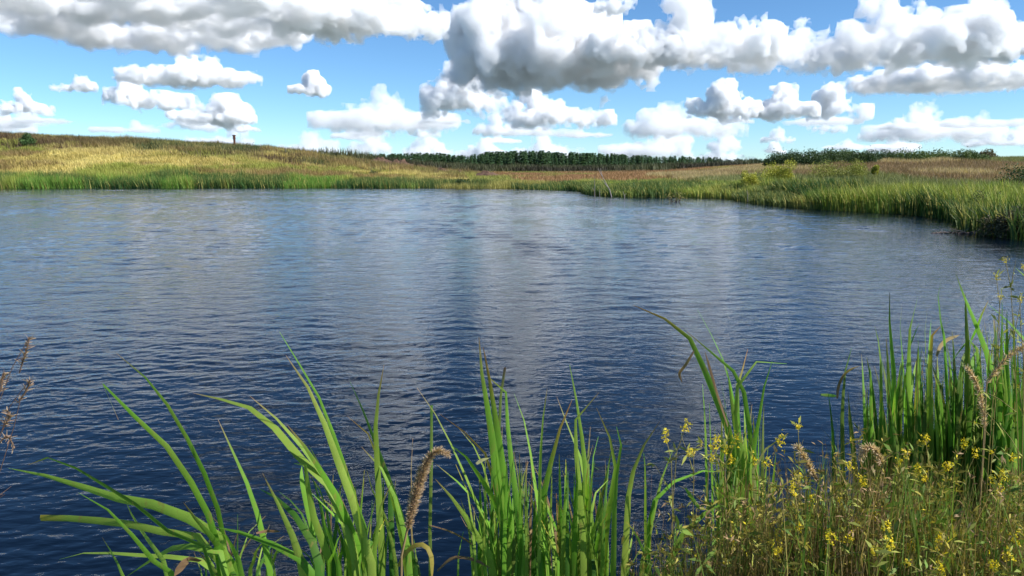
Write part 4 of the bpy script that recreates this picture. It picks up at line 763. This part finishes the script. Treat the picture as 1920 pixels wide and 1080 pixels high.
def weed(name, label, rootx, Y, tips, seed, stemcol=(.30, .25, .08), leafcols=((.17, .21, .04), (.38, .38, .08)), nleaf=130, flowers=True, cat='weed', group='yellow flowering weeds on the near bank', size=.02, kind_leaf=.035, rad=.0022):
    """tips: photo points reached by its branches, each bearing a flower cluster"""
    r = np.random.default_rng(seed); R0 = bank_root(rootx, Y); o = empty(name, R0); tag(o, label, cat, group); S = []; PP = []; TT = []; FL = []
    for k, (x, y) in enumerate(tips):
        T = np.array(at(x, y, Y + r.uniform(-.22, .22))); m = R0 * .55 + T * .45 + np.array((r.normal(0, .04), r.normal(0, .04), .10 if abs(T[0] - R0[0]) > .15 else .02)); C = catmull([R0, m, T * .8 + m * .2 + np.array((r.normal(0, .015), 0, .02)), T], 16) - R0
        S.append((C, np.linspace(rad * 1.3, rad * .4, 16))); D = np.gradient(C, axis=0); D /= np.linalg.norm(D, axis=1)[:, None]; PP.append(C[5:]); TT.append(D[5:])
        for q in range(4):
            i = r.integers(8, 15); d = D[i] + r.normal(0, .6, 3); d /= np.linalg.norm(d); ln = r.uniform(.05, .13); c2 = np.array([C[i], C[i] + d * ln * .5 + np.array((0, 0, .008)), C[i] + d * ln]); S.append((c2, [rad * .6, rad * .45, rad * .25])); PP.append(c2); TT.append(np.tile(d, (3, 1)))
            if flowers and r.random() < .22: FL.append((c2[-1], size * .55, seed * 50 + k * 9 + q))
        if flowers: FL.append((C[-1], size, seed * 50 + k))
    stem = tubes('stem', S, o, M_GRASS, 4, stemcol)
    for c_, s_, q_ in FL: flower_cluster(c_, s_, q_, stem)
    f = small_leaves('foliage', np.concatenate(PP), np.concatenate(TT), nleaf, kind_leaf, leafcols, seed, o); return o
W = [('yellow flowering weed leaning left over the water beside the cattails', 1300, 2.0, [(1248, 817), (1300, 847), (1286, 800)]),
     ('yellow flowering weed in front of the kinked cattail clump', 1385, 1.95, [(1343, 822), (1371, 860), (1361, 840), (1336, 838)]),
     ('yellow flowering weed with flowers level with the pale dry leaf', 1450, 2.0, [(1381, 822), (1413, 862), (1437, 868), (1463, 822)]),
     ('tall thin yellow flowering weed right of the pale dry leaf', 1530, 2.0, [(1496, 800), (1495, 895), (1523, 935), (1488, 918)]),
     ('yellow flowering weed in the bottom centre right below the orange leaf', 1480, 1.8, [(1458, 1035), (1461, 1008), (1500, 985)]),
     ('yellow flowering weed with one large upright yellow spike', 1595, 1.95, [(1593, 872), (1617, 902), (1582, 957)]),
     ('yellow flowering weed low at the bottom right of centre', 1570, 1.75, [(1555, 1005), (1552, 1035), (1610, 980), (1590, 1010)]),
     ('yellow flowering weed with two bright clusters before the right cattails', 1700, 2.05, [(1700, 850), (1735, 823), (1685, 870)]),
     ('yellow flowering weed with a pair of clusters in the thick undergrowth', 1735, 1.95, [(1720, 882), (1735, 895), (1779, 878)]),
     ('yellow flowering weed with its cluster against the dark cattail leaves', 1800, 2.1, [(1808, 832), (1830, 850)]),
     ('yellow flowering weed at the bottom middle of the undergrowth', 1665, 1.75, [(1662, 990), (1668, 1020), (1640, 965)]),
     ('low yellow flowering weed in the bottom right undergrowth', 1750, 1.75, [(1765, 1008), (1708, 1023), (1762, 1065)]),
     ('yellow flowering weed near the right edge above the orange stem', 1880, 1.95, [(1875, 917), (1880, 890), (1900, 860), (1862, 905)]),
     ('yellow flowering weed in the bottom right corner', 1880, 1.75, [(1890, 1040), (1860, 1060), (1905, 1010)]),
     ('yellow flowering weed reaching above the right hand cattails at the edge', 1960, 2.3, [(1885, 487), (1876, 556), (1920, 500), (1868, 520), (1912, 560)])]
for i, (lab, x, Y, tips) in enumerate(W): weed('flowering_weed', lab, x, Y, tips, 700 + i, nleaf=240, size=.021 if i < 14 else .013, kind_leaf=.03)
# dried weed at the left edge
o = weed('dried_weed', 'dried brown weed with curled seed spikes at the left edge', -420, 1.9, [(56, 631), (56, 712), (5, 700), (40, 742)], 740, (.20, .12, .08), ((.20, .13, .08), (.38, .28, .17)), 0, False, 'weed', 'dried weeds', rad=.0024)
for ch in list(o.children):
    if ch.name.startswith('foliage'): bpy.data.objects.remove(ch)
for k, pts in enumerate([[(36, 700), (46, 668), (56, 632)], [(34, 755), (48, 735), (57, 712)], [(1, 735), (4, 715), (8, 697)], [(8, 800), (18, 780), (12, 768)], [(0, 830), (14, 818), (27, 838)]]):
    P = [np.array(at(x, y, 1.9)) - np.array(o.location) for x, y in pts]; fluffy('seed_spike', P, [.0015, .003, .0015], (.22, .14, .09), (.44, .32, .20), 46, 745 + k, o, .014)
    if k >= 3: tubes('twig', [(catmull([P[0] + np.array((-.05, 0, -.08)), P[0], P[1]], 8), np.linspace(.002, .001, 8))], o, M_GRASS, 4, (.20, .12, .08))
# tan grass plumes
for k, (rx, Y, pts, lab) in enumerate([(1850, 2.5, [(1848, 800), (1838, 740), (1828, 712), (1813, 688)], 'tan grass plume leaning left before the right hand cattails'), (1860, 2.4, [(1850, 720), (1877, 682), (1900, 662), (1925, 648)], 'tan grass plume bending right at the right edge'), (1560, 2.1, [(1535, 905), (1520, 880), (1508, 858), (1494, 836)], 'tan grass plume slanting left over the open water'), (1600, 2.05, [(1655, 870), (1640, 842), (1622, 842), (1612, 860)], 'nodding tan grass plume above the undergrowth')]):
    R0 = bank_root(rx, Y); o = empty('plume_grass', R0); tag(o, lab, 'grass plume', 'tan grass plumes'); P = [np.array(at(x, y, Y)) - R0 for x, y in pts]
    st_ = tubes('stem', [(catmull([(0, 0, 0), P[0] * .5, P[0]], 10), np.linspace(.003, .0018, 10))], o, M_GRASS, 4, (.34, .25, .12)); fluffy('plume', P, [.0015, .003, .004, .0015], (.48, .34, .19), (.74, .58, .38), 420, 760 + k, st_, .013)
# undergrowth: tangled stems, grass and small leaves in ragged clumps, nobody could count them
ENV = ([1230, 1300, 1400, 1480, 1540, 1600, 1680, 1760, 1840, 1920, 2000], [1070, 1010, 950, 915, 880, 840, 865, 915, 930, 905, 900])
ur = np.random.default_rng(780)
def clumps(n, x0=1265, x1=1995):
    out = []
    for k in range(n):
        x = ur.uniform(x0, x1); out.append((x, ur.uniform(1.8, 2.5), np.interp(x, *ENV) + ur.uniform(-95, 120), ur.uniform(14, 46), ur.normal(0, 95)))
    return out
def tangle(name, cl, per, hvar, wid, colA, colB, label, seed, curl=.055):
    r = np.random.default_rng(seed); A = []
    for (x, Y, top, sp_, ln) in cl:
        m = int(per * r.uniform(.5, 1.5)); R0 = bank_root(x, Y)
        for k in range(m):
            dx = r.normal(0, 1); t = np.array(at(x + dx * sp_ + ln * .5, top + abs(r.normal(0, 1)) * hvar + abs(dx) * 12, Y + r.normal(0, .08))); ro = R0 + np.array((r.normal(0, .05) - ln * .0005, r.normal(0, .05), 0)); ro[2] = min(ro[2], t[2] - .08); A.append((ro, t))
    n = len(A); root = np.array([a[0] for a in A]); d = np.array([a[1] for a in A]); m = root * .5 + d * .5 + r.normal(0, curl, (n, 3)); q = root * .2 + d * .8 + r.normal(0, curl * .8, (n, 3)); q[:, 2] += .01
    yaw = r.uniform(0, 3.14, n); s = np.stack([np.cos(yaw), np.sin(yaw), 0 * yaw], 1) * (wid * (.5 + r.random(n)))[:, None]
    V = np.stack([root - s, root + s, m - s, m + s, q - s * .8, q + s * .8, d], 1).reshape(-1, 3); b = np.arange(n)[:, None] * 7
    F = np.concatenate([b + [0, 1, 3], b + [0, 3, 2], b + [2, 3, 5], b + [2, 5, 4], b + [4, 5, 6]]); c = mixc(colA, colB, r.random(n)) * (.6 + .8 * r.random(n))[:, None]
    me = fast_mesh(name, V, F, smooth=False); set_col(me, np.repeat(c, 7, 0)); o = mesh_obj(name, me, None, M_GRASS); tag(o, label, 'undergrowth', kind='stuff')
    k = r.integers(0, n, n * 3); t = r.random((n * 3, 1)); lo = r.random(n * 3) < .5; P = np.where(lo[:, None], m[k] * (1 - t) + q[k] * t, q[k] * (1 - t) + d[k] * t); return P, (d - m)[k] / np.linalg.norm((d - m)[k], axis=1)[:, None]
def leaflets(name, PT_, n, size, cA, cB, label, seed):
    P, T = PT_; r = np.random.default_rng(seed); k = r.integers(0, len(P), n); o = small_leaves(name, P[k], T[k] * .8, n, size, (cA, cB), seed, None); tag(o, label, 'undergrowth', kind='stuff')
P1 = tangle('dry_stems', clumps(130), 13, 60, .0015, (.11, .07, .035), (.40, .28, .12), 'tangled straw brown stems on the near bank', 781)
P2 = tangle('green_grass', clumps(90), 12, 70, .0036, (.08, .15, .025), (.19, .28, .05), 'fresh green grass blades among the dry stems on the near bank', 782, .06)
P3 = tangle('olive_weeds', clumps(150), 14, 55, .0017, (.13, .11, .035), (.28, .23, .07), 'thin olive weed stems of the near bank undergrowth', 783, .06)
leaflets('weed_leaves', P3, 23000, .028, (.13, .12, .025), (.40, .33, .06), 'small olive and yellowish leaves filling the undergrowth', 784)
leaflets('withered_leaves', P1, 11000, .02, (.20, .12, .055), (.40, .27, .13), 'small withered brown leaves and husks in the undergrowth', 785)
leaflets('green_leaves', P3, 3600, .045, (.08, .15, .025), (.18, .26, .045), 'fresh green leaves in the undergrowth', 786)
leaflets('yellow_florets', P3, 1600, .018, (.72, .56, .03), (.85, .70, .05), 'scattered tiny yellow florets in the undergrowth', 787)
# short grass on the bank under the camera
X, Y, r = scatter(22000, -5, 5, -2.5, 2.6, 31, lambda X, Y, r: (lake_dist(X, Y) > .05) & (np.hypot(X, Y) > .5)); Z = ground_z(X, Y)
tag(blades('bank_grass', np.stack([X, Y, Z - .02], 1), .12 + .2 * r.random(len(X)), .006 + .006 * r.random(len(X)), mixc((.09, .13, .03), (.26, .21, .08), r.random(len(X))), .3, (-.05, 0), 32), 'short trodden grass on the bank at the camera side', 'grass', kind='stuff')
CL = [ # left, right, top, base rows/columns of the photo; label; seed; lumps; depth; skew; optical thickness; resolution
 (-90, 610, -40, 98, 'huge grey based cloud filling the upper left corner of the sky', 1, 34, 1.0, .1, 34, 170),
 (540, 840, -50, 70, 'bright white cloud touching the top edge right of the huge grey cloud', 2, 12, .6, -.2, 26, 130),
 (235, 485, 100, 160, 'wide white cloud just under the huge grey cloud', 3, 12, .5, 0, 24, 120),
 (100, 182, 138, 171, 'small lone cloud above the left hill, left of two puffs', 4, 5, .5, .3, 14, 60),
 (-15, 98, 172, 212, 'flat based little cloud at the left edge above the pine', 5, 6, .5, 0, 20, 70),
 (-40, 60, 212, 248, 'small white cloud peeping over the hill at the left edge', 6, 6, .5, 0, 20, 60),
 (208, 380, 142, 200, 'white heaped cloud with a small turret at its left end', 7, 9, .5, -.5, 22, 90),
 (315, 478, 180, 228, 'long low white cloud above the pillar on the hill', 8, 9, .5, .4, 22, 90),
 (540, 622, 140, 176, 'small lone white cloud in the blue gap left of centre', 9, 6, .5, .1, 18, 70),
 (350, 476, 233, 274, 'white cloud low behind the pillar on the hill', 10, 7, .5, .5, 20, 70),
 (580, 868, 172, 240, 'long grey bottomed cloud below the centre left gap', 11, 14, .5, 0, 24, 130),
 (800, 960, 126, 208, 'towering cloud end below the central cloud bank', 12, 10, .5, -.3, 24, 100),
 (930, 1155, 172, 232, 'tapering white cloud tail trailing to the right at centre', 13, 10, .4, -.4, 22, 110),
 (850, 1225, -30, 142, 'great central cloud with dark body and bright lower right lobe', 14, 20, .6, -.3, 34, 170),
 (1085, 1450, 5, 124, 'broad grey cloud between the central and the cauliflower cloud', 15, 18, .6, .1, 32, 160),
 (1380, 1850, -10, 126, 'dazzling cauliflower topped cloud in the upper right', 16, 24, .5, .2, 34, 190),
 (1600, 1960, 112, 172, 'dark flat cloud below the cauliflower cloud at the right edge', 17, 16, .6, .5, 28, 140),
 (1850, 1990, 45, 102, 'pale cloud cut by the right edge near the top', 18, 7, .5, .3, 18, 80),
 (1290, 1425, 156, 217, 'pointed white cloud, leftmost of a row of three under the bank', 19, 9, .5, -.1, 24, 100),
 (1400, 1535, 164, 217, 'middle cloud of the row of three under the bank', 20, 9, .5, 0, 22, 90),
 (1515, 1630, 160, 220, 'steep cloud, rightmost of the row of three under the bank', 21, 8, .5, -.1, 22, 90),
 (1165, 1400, 196, 254, 'wide bumpy white cloud over the right end of the pine wood', 22, 14, .5, -.2, 22, 120),
 (1118, 1292, 238, 291, 'pale cloud resting on the pine wood at centre right', 23, 9, .5, .4, 20, 90),
 (1325, 1392, 250, 280, 'little cloud over the dark leafy wood', 24, 5, .5, .1, 16, 60),
 (1425, 1495, 241, 266, 'tiny cloud above the dark thicket, upper of two', 25, 5, .5, -.1, 16, 60),
 (1425, 1480, 268, 287, 'tiny cloud above the dark thicket, lower of two', 26, 4, .5, -.1, 14, 50),
 (1625, 1860, 194, 258, 'large soft cloud low over the right bank', 27, 12, .5, -.1, 22, 110),
 (1628, 1720, 250, 283, 'small cloud touching the skyline of the right bank', 28, 6, .5, 0, 18, 70),
 (1490, 1585, 210, 246, 'white puff left of the large soft cloud', 29, 6, .5, -.2, 18, 70),
 (1855, 1960, 232, 268, 'low cloud at the right edge over the brown slope', 30, 6, .5, .2, 18, 70),
 (885, 985, 216, 251, 'small white cloud above the middle of the pine wood', 31, 6, .5, -.1, 18, 70),
 (756, 828, 230, 256, 'small cloud under the long grey bottomed cloud', 32, 5, .5, 0, 16, 60),
 (755, 850, 253, 292, 'low cloud on the skyline left of the pine wood, right of two', 33, 7, .5, 0, 20, 70),
 (645, 742, 243, 286, 'low twin topped cloud above the end of the left hill', 34, 6, .5, 0, 20, 70),
 (500, 640, 250, 290, 'faint cloud behind the falling end of the left hill', 35, 8, .5, .2, 14, 70),
 (850, 960, 262, 296, 'low cloud behind the left part of the pine wood', 36, 7, .5, .1, 18, 70),
 (955, 1110, 250, 297, 'long low cloud behind the middle of the pine wood', 37, 9, .4, -.2, 18, 80),
 (1115, 1190, -25, 22, 'small wisp of cloud at the top edge right of centre', 38, 5, .5, -.2, 12, 60),
 (1280, 1420, 276, 304, 'faint cloud bank on the horizon over the leafy wood', 39, 8, .4, 0, 12, 60),
 (1500, 1640, 272, 300, 'faint cloud bank on the horizon behind the thicket', 40, 8, .4, 0, 12, 60),
 (610, 800, -330, -70, 'cloud overhead left of centre, out of the picture', 52, 9, .5, 0, 26, 80),
 (915, 1015, -380, -70, 'tall cloud overhead at centre, out of the picture', 53, 9, .5, 0, 26, 80),
 (1270, 1420, -300, -70, 'cloud overhead right of centre, out of the picture', 54, 9, .5, 0, 26, 80),
 (1050, 1300, -520, -330, 'high cloud overhead above the right of centre one', 56, 9, .5, 0, 26, 80),
 (250, 620, -800, -470, 'high cloud overhead on the left', 57, 12, .5, 0, 26, 80),
 # overhead, out of the frame: the water mirrors them
 (1650, 2200, -500, -120, 'wide cloud overhead on the right', 55, 14, .5, 0, 26, 100),
]
import time as _t; _t0 = _t.time()
for (x0, x1, yt, yb, lab, sd, lu, de, sk, tau, res) in CL:
    cloud(x0, x1, yt, yb, lab, sd, int(lu * 1.6), de, sk, tau * (1 if yb < 236 else .42), max(36, min(int(res * 1.35), int((x1 - x0) * .62))), core=yb < 236)

fr_ = np.random.default_rng(88)
for k in range(20):
    y = fr_.uniform(222, 297); x = (k + fr_.uniform(0, 1)) / 20 * 1990 - 30; w_ = fr_.uniform(55, 150) * (1.3 - (y - 220) / 160); h_ = w_ * fr_.uniform(.16, .3)
    cloud(x - w_ / 2, x + w_ / 2, y - h_, y, 'small faint cloud low over the horizon', 900 + k, 9, .5, fr_.uniform(-.4, .4), 7, 44, .5, 'faint clouds low over the horizon', False)
